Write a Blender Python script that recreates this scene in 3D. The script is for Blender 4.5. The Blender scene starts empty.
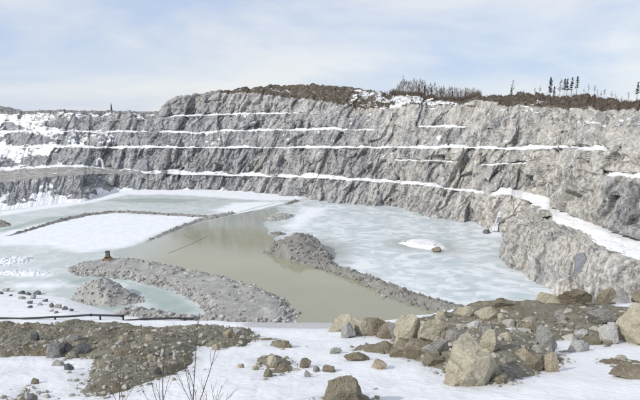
import bpy, bmesh, math, random
import numpy as np
from mathutils import Vector
from mathutils.bvhtree import BVHTree

random.seed(7)
RNG = np.random.default_rng(7)
scene = bpy.context.scene
COL = scene.collection

# ------------------------------------------------------------------ camera, sky, sun, exposure
CAM_H = 48.0                       # eye height above the lake
FPX = 502.0                        # focal length in pixels of a 640 wide frame
PITCH = math.atan(92.0 / FPX)
SP, CP = math.sin(PITCH), math.cos(PITCH)
cam_d = bpy.data.cameras.new('camera')
cam = bpy.data.objects.new('camera', cam_d)
COL.objects.link(cam)
cam.location = (0, 0, CAM_H)
cam.rotation_euler = (math.pi / 2 - PITCH, 0, 0)
cam_d.sensor_width = 36.0
cam_d.lens = FPX / 640.0 * 36.0
cam_d.clip_start = 0.1
cam_d.clip_end = 20000
scene.camera = cam

SUN_DIR = Vector((-0.72, -0.44, 0.56)).normalized()
SUN_EL = math.asin(SUN_DIR.z)
SUN_AZ = math.atan2(SUN_DIR.x, SUN_DIR.y)      # clockwise from +Y

world = bpy.data.worlds.new('World')
scene.world = world
world.use_nodes = True
wt = world.node_tree
wt.nodes.clear()
w_out = wt.nodes.new('ShaderNodeOutputWorld')
w_bg = wt.nodes.new('ShaderNodeBackground')
w_bg2 = wt.nodes.new('ShaderNodeBackground')
w_mix = wt.nodes.new('ShaderNodeMixShader')
w_sky = wt.nodes.new('ShaderNodeTexSky')
w_sky.sky_type = 'NISHITA'
w_sky.sun_disc = False
w_sky.sun_elevation = SUN_EL
w_sky.sun_rotation = SUN_AZ
w_sky.altitude = 300
w_sky.air_density = 1.0
w_sky.dust_density = 0.0
w_sky.ozone_density = 1.5
w_bg.inputs['Strength'].default_value = 0.12
wt.links.new(w_sky.outputs[0], w_bg.inputs['Color'])
w_bg2.inputs['Strength'].default_value = 0.93
w_tc = wt.nodes.new('ShaderNodeTexCoord')
w_map = wt.nodes.new('ShaderNodeMapping')
w_map.inputs['Scale'].default_value = (1.3, 1.3, 4.2)
w_map.inputs['Rotation'].default_value = (0.0, math.radians(-9), 0.2)
wt.links.new(w_tc.outputs['Generated'], w_map.inputs['Vector'])
w_n1 = wt.nodes.new('ShaderNodeTexNoise')
w_n1.inputs['Scale'].default_value = 1.9
w_n1.inputs['Detail'].default_value = 7
w_n1.inputs['Roughness'].default_value = 0.55
w_n1.inputs['Distortion'].default_value = 0.25
wt.links.new(w_map.outputs[0], w_n1.inputs['Vector'])
w_rmp = wt.nodes.new('ShaderNodeMapRange')
w_rmp.inputs['From Min'].default_value = 0.37
w_rmp.inputs['From Max'].default_value = 0.60
w_rmp.inputs['To Min'].default_value = 0.0
w_rmp.inputs['To Max'].default_value = 1.0
wt.links.new(w_n1.outputs['Fac'], w_rmp.inputs['Value'])
w_col = wt.nodes.new('ShaderNodeMix'); w_col.data_type = 'RGBA'
w_col.inputs[6].default_value = (0.585, 0.70, 0.925, 1)        # thin high veil
w_col.inputs[7].default_value = (0.90, 0.92, 0.965, 1)       # brighter cloud
wt.links.new(w_rmp.outputs[0], w_col.inputs[0])
wt.links.new(w_col.outputs[2], w_bg2.inputs['Color'])
w_mix.inputs['Fac'].default_value = 0.85
wt.links.new(w_bg.outputs[0], w_mix.inputs[1])
wt.links.new(w_bg2.outputs[0], w_mix.inputs[2])
wt.links.new(w_mix.outputs[0], w_out.inputs['Surface'])

sun_d = bpy.data.lights.new('sun', 'SUN')
sun_d.energy = 3.3
sun_d.angle = math.radians(1.0)
sun_d.color = (1.0, 0.955, 0.89)
sun = bpy.data.objects.new('sun', sun_d)
COL.objects.link(sun)
sun.rotation_euler = (-SUN_DIR).to_track_quat('-Z', 'Y').to_euler()
sun.location = (-100, -50, 200)

scene.view_settings.view_transform = 'Standard'
scene.view_settings.look = 'None'
scene.view_settings.exposure = 0.0
scene.view_settings.gamma = 1.0
scene.render.engine = 'CYCLES'
scene.cycles.max_bounces = 5
scene.cycles.diffuse_bounces = 3

# ------------------------------------------------------------------ surveying helpers
def tan_dep(py):
    v = (200.0 - np.asarray(py, float)) / FPX
    return (SP - v * CP) / (CP + v * SP)

def P(px, py, D):
    """world point seen at photo position (px, py), D metres ahead"""
    px = np.asarray(px, float); py = np.asarray(py, float); D = np.asarray(D, float)
    v = (200.0 - py) / FPX
    k = D / (CP + v * SP)
    return np.stack([(px - 320.0) / FPX * k, D + 0 * k, CAM_H + k * (-SP + v * CP)], -1)

def Pz(px, D, z):
    """world point D metres ahead at height z on the sight line of column px"""
    px = np.asarray(px, float); D = np.asarray(D, float); z = np.asarray(z, float)
    t = (CAM_H - z) / D
    v = (SP - t * CP) / (CP + t * SP)
    return np.stack([(px - 320.0) / FPX * D / (CP + v * SP), D + 0 * z, z + 0 * D], -1)

def Dz(py, z=0.0):
    return (CAM_H - z) / tan_dep(py)

def lake(px, py, z=0.0):
    """plan position of a point on the lake"""
    return Pz(px, Dz(py, z), z)[..., :2]

def poly_lake(pts):
    return np.array([lake(a, b) for a, b in pts])

# ------------------------------------------------------------------ noise
def _hash(ix, iy, iz, seed):
    h = (ix.astype(np.int64) * 374761393 + iy.astype(np.int64) * 668265263 + iz.astype(np.int64) * 2147483647 + seed * 974711) & 0xFFFFFFFF
    h = ((h ^ (h >> 13)) * 1274126177) & 0xFFFFFFFF
    h = ((h ^ (h >> 16)) * 2246822519) & 0xFFFFFFFF
    return h ^ (h >> 15)

def vnoise(p, seed=0):
    """gradient noise, about -1..1"""
    i = np.floor(p).astype(np.int64); f = p - i
    u = f * f * f * (f * (f * 6 - 15) + 10)
    out = 0
    for dx in (0, 1):
        for dy in (0, 1):
            for dz in (0, 1):
                h = _hash(i[:, 0] + dx, i[:, 1] + dy, i[:, 2] + dz, seed)
                gx = (h & 1023) / 511.5 - 1; gy = ((h >> 10) & 1023) / 511.5 - 1; gz = ((h >> 20) & 1023) / 511.5 - 1
                d = gx * (f[:, 0] - dx) + gy * (f[:, 1] - dy) + gz * (f[:, 2] - dz)
                w = (u[:, 0] if dx else 1 - u[:, 0]) * (u[:, 1] if dy else 1 - u[:, 1]) * (u[:, 2] if dz else 1 - u[:, 2])
                out = out + w * d
    return out * 1.4

def fbm(p, octaves=4, seed=0, gain=0.5):
    a, s, t = 1.0, 0.0, 0.0
    q = np.array(p, float)
    for o in range(octaves):
        s = s + a * vnoise(q, seed + o); t += a
        a *= gain; q = q * 2.03 + 17.3
    return s / t * 1.5

def facets(p, seed=0, tilt=1.0):
    """broken rock: every cell is a tilted block with its own offset"""
    i = np.floor(p).astype(np.int64)
    best = np.full(len(p), 1e9); val = np.zeros(len(p))
    for dx in (-1, 0, 1):
        for dy in (-1, 0, 1):
            for dz in (-1, 0, 1):
                cx, cy, cz = i[:, 0] + dx, i[:, 1] + dy, i[:, 2] + dz
                h = _hash(cx, cy, cz, seed); g = _hash(cx, cy, cz, seed + 91)
                q = np.stack([cx + (h & 1023) / 1023., cy + ((h >> 10) & 1023) / 1023., cz + ((h >> 20) & 1023) / 1023.], -1)
                d = p - q
                dd = (d * d).sum(1)
                t = tilt * (d[:, 0] * ((g & 1023) / 511.5 - 1) + d[:, 1] * (((g >> 10) & 1023) / 511.5 - 1) + d[:, 2] * (((g >> 20) & 1023) / 511.5 - 1))
                m = dd < best
                best = np.where(m, dd, best)
                val = np.where(m, t + ((h >> 5) & 1023) / 511.5 - 1, val)
    return val

def smooth(a, b, x):
    t = np.clip((x - a) / (b - a), 0, 1)
    return t * t * (3 - 2 * t)

def sdf(pts, poly):
    """signed distance to a closed outline, positive inside"""
    poly = np.asarray(poly, float); n = len(poly)
    best = np.full(len(pts), 1e18); inside = np.zeros(len(pts), bool)
    for k in range(n):
        a, b = poly[k], poly[(k + 1) % n]
        e = b - a; w = pts - a
        t = np.clip((w @ e) / max(e @ e, 1e-9), 0, 1)
        d = w - t[:, None] * e
        best = np.minimum(best, (d * d).sum(1))
        c = (a[1] > pts[:, 1]) != (b[1] > pts[:, 1])
        with np.errstate(divide='ignore', invalid='ignore'):
            xi = a[0] + (pts[:, 1] - a[1]) * e[0] / (e[1] if abs(e[1]) > 1e-12 else 1e-12)
        inside ^= c & (pts[:, 0] < xi)
    d = np.sqrt(best)
    return np.where(inside, d, -d)

def line_dist(pts, line):
    line = np.asarray(line, float); best = np.full(len(pts), 1e18)
    for a, b in zip(line[:-1], line[1:]):
        e = b - a; w = pts - a
        t = np.clip((w @ e) / max(e @ e, 1e-9), 0, 1)
        d = w - t[:, None] * e
        best = np.minimum(best, (d * d).sum(1))
    return np.sqrt(best)

# ------------------------------------------------------------------ mesh and object helpers
def mesh_np(name, v, faces, mat=None, attrs=None, flat=True):
    v = np.asarray(v, np.float32); faces = np.asarray(faces, np.int32)
    me = bpy.data.meshes.new(name)
    me.vertices.add(len(v)); me.vertices.foreach_set('co', v.ravel())
    k = faces.shape[1]
    me.loops.add(faces.size); me.loops.foreach_set('vertex_index', faces.ravel())
    me.polygons.add(len(faces))
    me.polygons.foreach_set('loop_start', np.arange(0, faces.size, k, dtype=np.int32))
    me.polygons.foreach_set('loop_total', np.full(len(faces), k, np.int32))
    me.polygons.foreach_set('use_smooth', np.full(len(faces), not flat, bool))
    me.update(calc_edges=True)
    for an, arr in (attrs or {}).items():
        me.attributes.new(an, 'FLOAT', 'POINT').data.foreach_set('value', np.asarray(arr, np.float32))
    if mat: me.materials.append(mat)
    return me

def link(name, me, parent=None, loc=None, rot=None, label=None, cat=None, group=None, kind=None):
    o = bpy.data.objects.new(name, me)
    COL.objects.link(o)
    if parent: o.parent = parent
    if loc is not None: o.location = loc
    if rot is not None: o.rotation_euler = rot
    for k, val in (('label', label), ('category', cat), ('group', group), ('kind', kind)):
        if val: o[k] = val
    return o

def grid_faces(nr, nc):
    a = np.arange(nr * nc).reshape(nr, nc)
    return np.stack([a[:-1, :-1].ravel(), a[:-1, 1:].ravel(), a[1:, 1:].ravel(), a[1:, :-1].ravel()], -1)

def tube(path, radii, sides=8, cap=True):
    """rings along a path -> verts, quads (tri caps as degenerate quads avoided)"""
    path = np.asarray(path, float); n = len(path)
    radii = np.broadcast_to(np.asarray(radii, float), (n,))
    V = []; up = np.array([0.13, 0.21, 0.97])
    for i in range(n):
        t = path[min(i + 1, n - 1)] - path[max(i - 1, 0)]
        t = t / (np.linalg.norm(t) + 1e-9)
        a = np.cross(t, up)
        if np.linalg.norm(a) < 1e-3: a = np.cross(t, [1, 0, 0])
        a /= np.linalg.norm(a); b = np.cross(t, a)
        for k in range(sides):
            th = 2 * math.pi * k / sides
            V.append(path[i] + radii[i] * (a * math.cos(th) + b * math.sin(th)))
    F = []
    for i in range(n - 1):
        for k in range(sides):
            F.append((i * sides + k, i * sides + (k + 1) % sides, (i + 1) * sides + (k + 1) % sides, (i + 1) * sides + k))
    if cap:
        F.append(tuple(range(sides))[::-1]); F.append(tuple((n - 1) * sides + k for k in range(sides)))
    return [tuple(x) for x in V], F

class MB:
    """collects pieces of ONE part"""
    def __init__(self): self.v = []; self.f = []
    def add(self, v, f):
        n = len(self.v); self.v += [tuple(x) for x in v]; self.f += [tuple(i + n for i in q) for q in f]
        return self
    def tube(self, path, r, sides=8): return self.add(*tube(path, r, sides))
    def box(self, c, s, taper=1.0, shear=(0, 0)):
        x, y, z = s[0] / 2, s[1] / 2, s[2] / 2
        v = [(c[0] + sx * x * (taper if sz > 0 else 1) + (shear[0] if sz > 0 else 0), c[1] + sy * y * (taper if sz > 0 else 1) + (shear[1] if sz > 0 else 0), c[2] + sz * z)
             for sz in (-1, 1) for sx, sy in ((-1, -1), (1, -1), (1, 1), (-1, 1))]
        return self.add(v, [(3, 2, 1, 0), (4, 5, 6, 7), (0, 1, 5, 4), (1, 2, 6, 5), (2, 3, 7, 6), (3, 0, 4, 7)])
    def mesh(self, name, mat, bevel=0.0):
        me = bpy.data.meshes.new(name); me.from_pydata(self.v, [], self.f); me.update()
        if bevel:
            bm = bmesh.new(); bm.from_mesh(me)
            bmesh.ops.bevel(bm, geom=bm.edges[:], offset=bevel, segments=2, affect='EDGES', profile=0.6)
            bm.to_mesh(me); bm.free()
        me.materials.append(mat)
        return me

# ------------------------------------------------------------------ materials
class Nodes:
    def __init__(self, name):
        self.m = bpy.data.materials.new(name); self.m.use_nodes = True
        self.t = self.m.node_tree; self.b = self.t.nodes['Principled BSDF']
        self.geo = self.t.nodes.new('ShaderNodeNewGeometry').outputs['Position']
    def n(self, typ, **kw):
        o = self.t.nodes.new(typ)
        for k, v in kw.items(): setattr(o, k, v)
        return o
    def L(self, a, b): self.t.links.new(a, b)
    def setv(self, sock, v):
        if hasattr(v, 'is_output'): self.L(v, sock)
        else: sock.default_value = v
    def vec(self, scale=(1, 1, 1), rot=(0, 0, 0), loc=(0, 0, 0), src=None):
        m = self.n('ShaderNodeMapping')
        m.inputs['Scale'].default_value = scale; m.inputs['Rotation'].default_value = rot; m.inputs['Location'].default_value = loc
        self.L(src or self.geo, m.inputs['Vector']); return m.outputs[0]
    def noise(self, scale, detail=4, rough=0.55, dist=0.0, vec=None):
        o = self.n('ShaderNodeTexNoise')
        o.inputs['Scale'].default_value = scale; o.inputs['Detail'].default_value = detail
        o.inputs['Roughness'].default_value = rough; o.inputs['Distortion'].default_value = dist
        self.L(vec or self.geo, o.inputs['Vector']); return o.outputs['Fac']
    def vor(self, scale, feature='F1', vec=None, out='Distance'):
        o = self.n('ShaderNodeTexVoronoi', feature=feature)
        o.inputs['Scale'].default_value = scale
        self.L(vec or self.geo, o.inputs['Vector']); return o.outputs[out]
    def attr(self, name):
        o = self.n('ShaderNodeAttribute', attribute_name=name); return o.outputs['Fac']
    def rng(self, v, a, b, c=0.0, d=1.0, smoothstep=False):
        o = self.n('ShaderNodeMapRange')
        if smoothstep: o.interpolation_type = 'SMOOTHSTEP'
        self.L(v, o.inputs['Value'])
        for k, x in zip(('From Min', 'From Max', 'To Min', 'To Max'), (a, b, c, d)): o.inputs[k].default_value = x
        return o.outputs[0]
    def math(self, op, a, b=0.0, clamp=False):
        o = self.n('ShaderNodeMath', operation=op, use_clamp=clamp)
        self.setv(o.inputs[0], a); self.setv(o.inputs[1], b); return o.outputs[0]
    def mix(self, fac, a, b, blend='MIX'):
        o = self.n('ShaderNodeMix', data_type='RGBA', blend_type=blend)
        self.setv(o.inputs[0], fac)
        for s, v in ((6, a), (7, b)):
            if hasattr(v, 'is_output'): self.L(v, o.inputs[s])
            else: o.inputs[s].default_value = (*v, 1)
        return o.outputs[2]
    def bump(self, h, strength=0.5, dist=0.1, prev=None):
        o = self.n('ShaderNodeBump')
        o.inputs['Strength'].default_value = strength; o.inputs['Distance'].default_value = dist
        self.L(h, o.inputs['Height'])
        if prev: self.L(prev, o.inputs['Normal'])
        return o.outputs[0]
    def done(self, color, rough=0.85, normal=None, spec=0.25):
        self.setv(self.b.inputs['Roughness'], rough)
        if hasattr(color, 'is_output'): self.L(color, self.b.inputs['Base Color'])
        else: self.b.inputs['Base Color'].default_value = (*color, 1)
        self.b.inputs['Specular IOR Level'].default_value = spec
        if normal: self.L(normal, self.b.inputs['Normal'])
        return self.m

SNOW = (0.80, 0.82, 0.85)
DIP = (0.42, -0.38, 0.82)     # the way the beds dip

def plain(name, col, rough=0.6, var=0.25, scale=6.0, spec=0.3, metallic=0.0):
    N = Nodes(name)
    n = N.noise(scale, 5, 0.65)
    c = N.mix(N.rng(n, 0.3, 0.7), tuple(x * (1 - var) for x in col), tuple(min(1, x * (1 + var)) for x in col))
    N.b.inputs['Metallic'].default_value = metallic
    return N.done(c, rough, N.bump(N.noise(scale * 4, 3), 0.2, 0.02), spec)

def mat_wall(name):
    N = Nodes(name)
    # stretch along the dip of the beds
    sx_ = N.n('ShaderNodeSeparateXYZ'); N.L(N.geo, sx_.inputs[0])
    cx_ = N.n('ShaderNodeCombineXYZ'); N.L(N.attr('rq'), cx_.inputs[0]); N.L(N.math('MULTIPLY', sx_.outputs[2], .34), cx_.inputs[1])
    N.L(N.math('MULTIPLY', sx_.outputs[1], .30), cx_.inputs[2]); bed = cx_.outputs[0]
    old = N.vec((1.0, 1.0, 0.42), src=N.vec(rot=(math.radians(-24.9), math.radians(-24.9), 0)))
    big = N.noise(0.035, 4, 0.6)
    mid = N.noise(0.22, 5, 0.65, 0.25, bed)
    fine = N.noise(1.1, 6, 0.72, 0.0, N.vec((1, 1, .6)))
    grain = N.noise(5.0, 4, 0.7)
    warm = N.attr('warm')
    cell = N.attr('cell')
    wf = N.rng(N.math('ADD', N.math('MULTIPLY', warm, 0.9), N.math('ADD', N.math('MULTIPLY', big, 0.8), N.math('MULTIPLY', mid, 0.6))), 0.50, 1.15)
    c = N.mix(wf, (0.225, 0.240, 0.268), (0.63, 0.59, 0.515))
    c = N.mix(N.rng(cell, 0.50, 0.85, 0, 0.8), c, N.mix(wf, (0.40, 0.41, 0.425), (0.66, 0.63, 0.565)))       # pale broken faces
    c = N.mix(N.rng(cell, 0.46, 0.14, 0, 0.85), c, (0.115, 0.122, 0.14))      # dark blocks
    c = N.mix(N.rng(mid, 0.48, 0.34, 0.0, 0.8), c, (0.115, 0.12, 0.135))         # dark beds
    c = N.mix(N.rng(N.noise(0.055, 3, 0.5, 1.0, N.vec((1, 1, .6), loc=(7, 70, 3))), 0.56, 0.66, 0, .6), c, N.mix(N.rng(fine, .35, .65), (0.17, 0.178, 0.2), (0.36, 0.365, 0.38)))   # slaty blue beds
    sw = N.noise(0.028, 3, 0.5, 0.6, N.vec((1, 0.9, 1), loc=(3, 8, 20), src=bed))
    c = N.mix(N.rng(sw, 0.54, 0.68, 0, .55), c, N.mix(.5, c, (0.70, 0.67, 0.61)))
    c = N.mix(N.rng(sw, 0.46, 0.34, 0, .55), c, N.mix(.65, c, (0.13, 0.138, 0.158)))
    rust = N.rng(N.noise(0.10, 4, 0.6, 0.8, N.vec(loc=(40, 9, 3))), 0.58, 0.72, 0.0, 0.5)
    c = N.mix(rust, c, (0.37, 0.30, 0.20))
    c = N.mix(N.rng(fine, 0.39, 0.61), N.mix(1.0, c, (0.58, 0.58, 0.59), 'MULTIPLY'), N.mix(0.36, c, (0.76, 0.745, 0.72)))
    jv = N.vec((1.0, 0.6, 1.0), src=bed)
    for sc_, wd_, st_ in ((0.34, 0.012, 0.75), (0.9, 0.02, 0.6)):
        jn = N.math('ABSOLUTE', N.math('SUBTRACT', N.noise(sc_, 3, .6, 0, jv), 0.5))
        c = N.mix(N.math('MULTIPLY', N.rng(jn, 0.0, wd_, st_, 0.0), N.rng(N.noise(.16, 3), .42, .58)), c, (0.075, 0.077, 0.083))
    blk = N.n('ShaderNodeTexVoronoi', feature='F1'); blk.inputs['Scale'].default_value = 0.75
    N.L(bed, blk.inputs['Vector'])
    bs = N.n('ShaderNodeSeparateColor'); N.L(blk.outputs['Color'], bs.inputs[0])
    c = N.mix(N.rng(bs.outputs[0], 0.62, 0.95, 0, .5), c, N.mix(.6, c, (0.74, 0.72, 0.68)))
    c = N.mix(N.rng(bs.outputs[1], 0.66, 0.95, 0, .6), c, N.mix(1.0, c, (0.5, 0.5, 0.52), 'MULTIPLY'))
    # gravel haul road
    road = N.attr('road')
    rc = N.mix(N.rng(N.noise(.35, 5, .7, .3, N.vec((.6, 1, 1))), 0.35, 0.65), (0.235, 0.225, 0.21), (0.50, 0.485, 0.465))
    c = N.mix(N.rng(N.math('ADD', road, N.math('MULTIPLY', N.math('SUBTRACT', mid, 0.5), 1.6)), 0.35, 0.75), c, rc)
    # dead scrub and turf on top of the hill
    veg = N.attr('veg')
    vm = N.rng(N.math('ADD', veg, N.math('MULTIPLY', N.math('SUBTRACT', N.noise(0.25, 5, 0.7), 0.5), 1.4)), 0.40, 0.60)
    vc = N.mix(N.rng(N.noise(0.6, 5, 0.7), 0.35, 0.65), (0.06, 0.049, 0.038), (0.175, 0.145, 0.108))
    vc = N.mix(N.rng(N.noise(0.35, 4, 0.7, 0, N.vec(loc=(5, 55, 2))), .56, .66, 0, .8), vc, (0.36, 0.34, 0.31))
    c = N.mix(vm, c, vc)
    sn = N.math('ADD', N.attr('snow'), N.math('MULTIPLY', N.math('SUBTRACT', N.noise(0.9, 5, 0.7), 0.5), 0.30))
    sm = N.rng(sn, 0.47, 0.56)
    c = N.mix(sm, c, N.mix(N.rng(N.noise(.7, 5, .7), 0.33, 0.48), (0.60, 0.597, 0.59), (0.83, 0.835, 0.845)))
    h = N.math('ADD', N.math('MULTIPLY', fine, 1.0), N.math('MULTIPLY', grain, 0.35))
    nb = N.bump(N.math('MULTIPLY', h, N.math('SUBTRACT', 1.0, N.math('MULTIPLY', sm, 0.85))), 0.8, 0.7)
    return N.done(c, 0.9, nb, 0.15)

def mat_rubble(name, dark, light, scale=1.0, pale=0.25):
    N = Nodes(name)
    n1 = N.noise(0.25 * scale, 4, 0.6); n2 = N.noise(2.2 * scale, 5, 0.7)
    oi = N.n('ShaderNodeAttribute', attribute_name='tint').outputs['Fac']
    c = N.mix(N.rng(n2, 0.3, 0.7), dark, light)
    c = N.mix(N.rng(n1, 0.45, 0.7, 0, 0.5), c, tuple(x * 1.25 for x in light))
    c = N.mix(N.rng(oi, 0.0, 1.0), N.mix(1.0, c, (0.56, 0.555, 0.545), 'MULTIPLY'), N.mix(pale, c, (0.62, 0.60, 0.57)))
    h = N.math('ADD', n2, N.math('MULTIPLY', N.noise(7 * scale, 4, 0.7), 0.5))
    return N.done(c, 0.92, N.bump(h, 0.7, 0.15 / scale), 0.12)

def mat_boulder(name, base, light, stain, lichen=0.35):
    N = Nodes(name)
    oc = N.n('ShaderNodeTexCoord').outputs['Object']
    rnd = N.n('ShaderNodeObjectInfo').outputs['Random']
    add = N.n('ShaderNodeVectorMath', operation='ADD')
    cmb = N.n('ShaderNodeCombineXYZ'); N.L(N.math('MULTIPLY', rnd, 37.0), cmb.inputs[0]); N.L(N.math('MULTIPLY', rnd, 11.0), cmb.inputs[1])
    N.L(oc, add.inputs[0]); N.L(cmb.outputs[0], add.inputs[1])
    v = add.outputs[0]
    n1 = N.noise(1.3, 5, 0.62, 0.4, v); n2 = N.noise(6.5, 6, 0.72, 0.2, v); n3 = N.noise(28, 4, 0.7, 0, v)
    vein = N.noise(2.2, 3, 0.5, 1.5, N.vec((1, 1, 4.0), (0.5, 0.3, 0), src=v))
    c = N.mix(N.rng(n1, 0.34, 0.66), base, light)
    c = N.mix(N.rng(n2, 0.50, 0.70, 0, 0.55), c, stain)
    c = N.mix(N.rng(N.noise(2.6, 6, 0.7, 0.6, N.vec(loc=(9, 3, 5), src=v)), 0.52, 0.67, 0, min(1, lichen * 1.3)), c, (0.17, 0.145, 0.095))
    c = N.mix(N.rng(vein, 0.62, 0.70, 0, 0.35), c, (0.66, 0.62, 0.54))
    c = N.mix(N.rng(n3, 0.35, 0.75, 0.0, 0.35), c, tuple(x * 1.3 for x in light))
    c = N.mix(N.rng(N.vor(3.0, 'DISTANCE_TO_EDGE', N.vec((1, 1, 1.7), (0.6, 0.2, 0), src=v)), 0.0, 0.02, 0.3, 0.0), c, (0.12, 0.10, 0.08))
    h = N.math('ADD', N.math('MULTIPLY', n2, 1.0), N.math('MULTIPLY', n3, 0.4))
    pit = N.rng(N.noise(4.0, 5, .75, 0, v), .3, .6)
    return N.done(c, 0.92, N.bump(N.math('ADD', h, pit), 0.95, 0.07), 0.15)

def mat_soil(name):
    N = Nodes(name)
    n1 = N.noise(0.35, 5, 0.6); n2 = N.noise(2.4, 6, 0.7); n3 = N.noise(14, 5, 0.7)
    c = N.mix(N.rng(n2, 0.3, 0.7), (0.135, 0.123, 0.092), (0.27, 0.25, 0.198))
    c = N.mix(N.rng(n1, 0.48, 0.66, 0, 0.75), c, (0.15, 0.115, 0.068))
    c = N.mix(N.rng(N.attr('grey'), 0.2, 0.7), c, N.mix(N.rng(n2, .3, .7), (0.155, 0.155, 0.15), (0.23, 0.228, 0.22)))
    # small stones set in the dirt
    vo = N.n('ShaderNodeTexVoronoi', feature='F1'); vo.inputs['Scale'].default_value = 5.5
    N.L(N.geo, vo.inputs['Vector'])
    sep = N.n('ShaderNodeSeparateColor'); N.L(vo.outputs['Color'], sep.inputs[0])
    isst = N.math('MULTIPLY', N.rng(sep.outputs[0], 0.62, 0.66), N.rng(vo.outputs['Distance'], 0.30, 0.22))
    c = N.mix(N.math('MULTIPLY', isst, 0.85), c, N.mix(sep.outputs[1], (0.25, 0.225, 0.175), (0.52, 0.49, 0.42)))
    vo2 = N.n('ShaderNodeTexVoronoi', feature='F1'); vo2.inputs['Scale'].default_value = 17
    N.L(N.geo, vo2.inputs['Vector'])
    sep2 = N.n('ShaderNodeSeparateColor'); N.L(vo2.outputs['Color'], sep2.inputs[0])
    is2 = N.math('MULTIPLY', N.rng(sep2.outputs[0], 0.58, 0.62), N.rng(vo2.outputs['Distance'], 0.36, 0.26))
    c = N.mix(N.math('MULTIPLY', is2, 0.7), c, N.mix(sep2.outputs[1], (0.16, 0.145, 0.115), (0.46, 0.43, 0.37)))
    h = N.math('ADD', N.math('MULTIPLY', isst, 0.6), N.math('ADD', N.math('MULTIPLY', n2, 1.0), N.math('ADD', N.math('MULTIPLY', n3, 0.5), N.math('MULTIPLY', is2, 0.3))))
    return N.done(c, 0.95, N.bump(h, 0.75, 0.07), 0.1)

def mat_snow(name, coarse=1.0):
    N = Nodes(name)
    n1 = N.noise(0.5 * coarse, 5, 0.6); n2 = N.noise(6 * coarse, 5, 0.65)
    dirt = N.rng(N.math('ADD', N.attr('wet'), N.math('MULTIPLY', N.math('SUBTRACT', n1, 0.5), 0.8)), 0.4, 0.9)
    c = N.mix(N.rng(n1, 0.3, 0.7), (0.73, 0.735, 0.75), (0.85, 0.85, 0.855))
    speck = N.rng(N.noise(9 * coarse, 6, 0.8), 0.62, 0.74, 0, 0.40)
    c = N.mix(speck, c, (0.45, 0.43, 0.39))
    c = N.mix(dirt, c, (0.50, 0.50, 0.49))
    rip = N.noise(3.2, 4, 0.55, 0.8, N.vec((0.8, 1.3, 1), (0, 0, 0.35)))
    h = N.math('ADD', N.math('MULTIPLY', rip, 1.2), N.math('MULTIPLY', n2, 0.4))
    N.b.inputs['Subsurface Weight'].default_value = 0.0
    return N.done(c, 0.75, N.bump(N.math('ADD', h, N.math('MULTIPLY', N.vor(4.0), .35)), 0.42, 0.08 / coarse), 0.25)

def mat_ice(name):
    N = Nodes(name)
    warp = N.vec((1, 1, 1))
    n0 = N.noise(0.012, 3, 0.5)
    n1 = N.noise(0.075, 5, 0.55, 1.6)
    n2 = N.noise(0.30, 5, 0.6, 1.2)
    n3 = N.noise(1.5, 4, 0.6)
    east = N.attr('east')
    c = N.mix(N.rng(n0, 0.35, 0.65), (0.43, 0.475, 0.455), (0.53, 0.565, 0.55))
    ce = N.mix(N.rng(n1, 0.35, 0.6), (0.49, 0.55, 0.565), (0.575, 0.62, 0.63))
    c = N.mix(east, c, ce)
    ns = N.noise(0.13, 6, 0.62, 2.2, N.vec((0.75, 1.15, 1), (0, 0, .25)))
    sw = N.math('ADD', N.math('MULTIPLY', n1, 0.35), N.math('MULTIPLY', ns, 0.65))
    white = N.math('MULTIPLY', N.rng(sw, 0.475, 0.56), N.rng(east, 0.0, 1.0, 0.45, 0.95))
    c = N.mix(N.math('MULTIPLY', white, .95), c, (0.73, 0.755, 0.765))
    dk = N.math('MULTIPLY', N.rng(ns, 0.44, 0.36, 0, .5), N.rng(east, 0, 1, .3, 1))
    c = N.mix(dk, c, (0.35, 0.43, 0.435))
    ck = N.rng(N.vor(0.045, 'DISTANCE_TO_EDGE', N.vec(src=N.n('ShaderNodeTexCoord').outputs['Object'])), 0.0, 0.007, .35, 0)
    c = N.mix(ck, c, (0.66, 0.70, 0.70))
    melt = N.rng(N.math('ADD', N.attr('melt'), N.math('MULTIPLY', N.math('SUBTRACT', n2, 0.5), 2.5)), -1.2, 1.8)
    c = N.mix(melt, c, N.mix(N.rng(n1, 0.3, 0.7), (0.30, 0.365, 0.335), (0.40, 0.445, 0.41)))
    wet = N.rng(N.math('ADD', N.attr('wet'), N.math('MULTIPLY', N.math('SUBTRACT', n2, 0.5), 4.0)), -4.0, 3.0, 0, 0.85)
    c = N.mix(wet, c, (0.33, 0.35, 0.32))
    sn = N.rng(N.math('ADD', N.attr('snow'), N.math('ADD', N.math('MULTIPLY', N.math('SUBTRACT', n1, 0.5), 5.0), N.math('MULTIPLY', N.math('SUBTRACT', n2, 0.5), 3.0))), -2.2, 2.4)
    c = N.mix(sn, c, N.mix(N.rng(n2, 0.3, 0.7), (0.67, 0.69, 0.715), (0.78, 0.79, 0.80)))
    trk = N.rng(N.attr('track'), 0.0, 0.8, 0, 0.75)
    c = N.mix(trk, c, (0.33, 0.40, 0.385))
    rough = N.rng(sn, 0, 1, 0.32, 0.8)
    h = N.math('ADD', n2, N.math('MULTIPLY', n3, 0.4))
    return N.done(c, rough, N.bump(h, 0.12, 0.3), 0.35)

def mat_pond(name):
    N = Nodes(name)
    n1 = N.noise(0.03, 4, 0.5, 0.5); n2 = N.noise(0.12, 4, 0.55, 0.8)
    c = N.mix(N.rng(n1, 0.35, 0.65), (0.322, 0.314, 0.222), (0.288, 0.282, 0.204))
    edge = N.rng(N.math('ADD', N.attr('shelf'), N.math('MULTIPLY', N.math('SUBTRACT', n2, 0.5), 0.8)), 0.15, 0.85)
    c = N.mix(edge, c, (0.36, 0.375, 0.335))
    return N.done(c, 0.08, N.bump(N.noise(1.4, 4, 0.55), 0.09, 0.1), 0.5)

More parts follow.
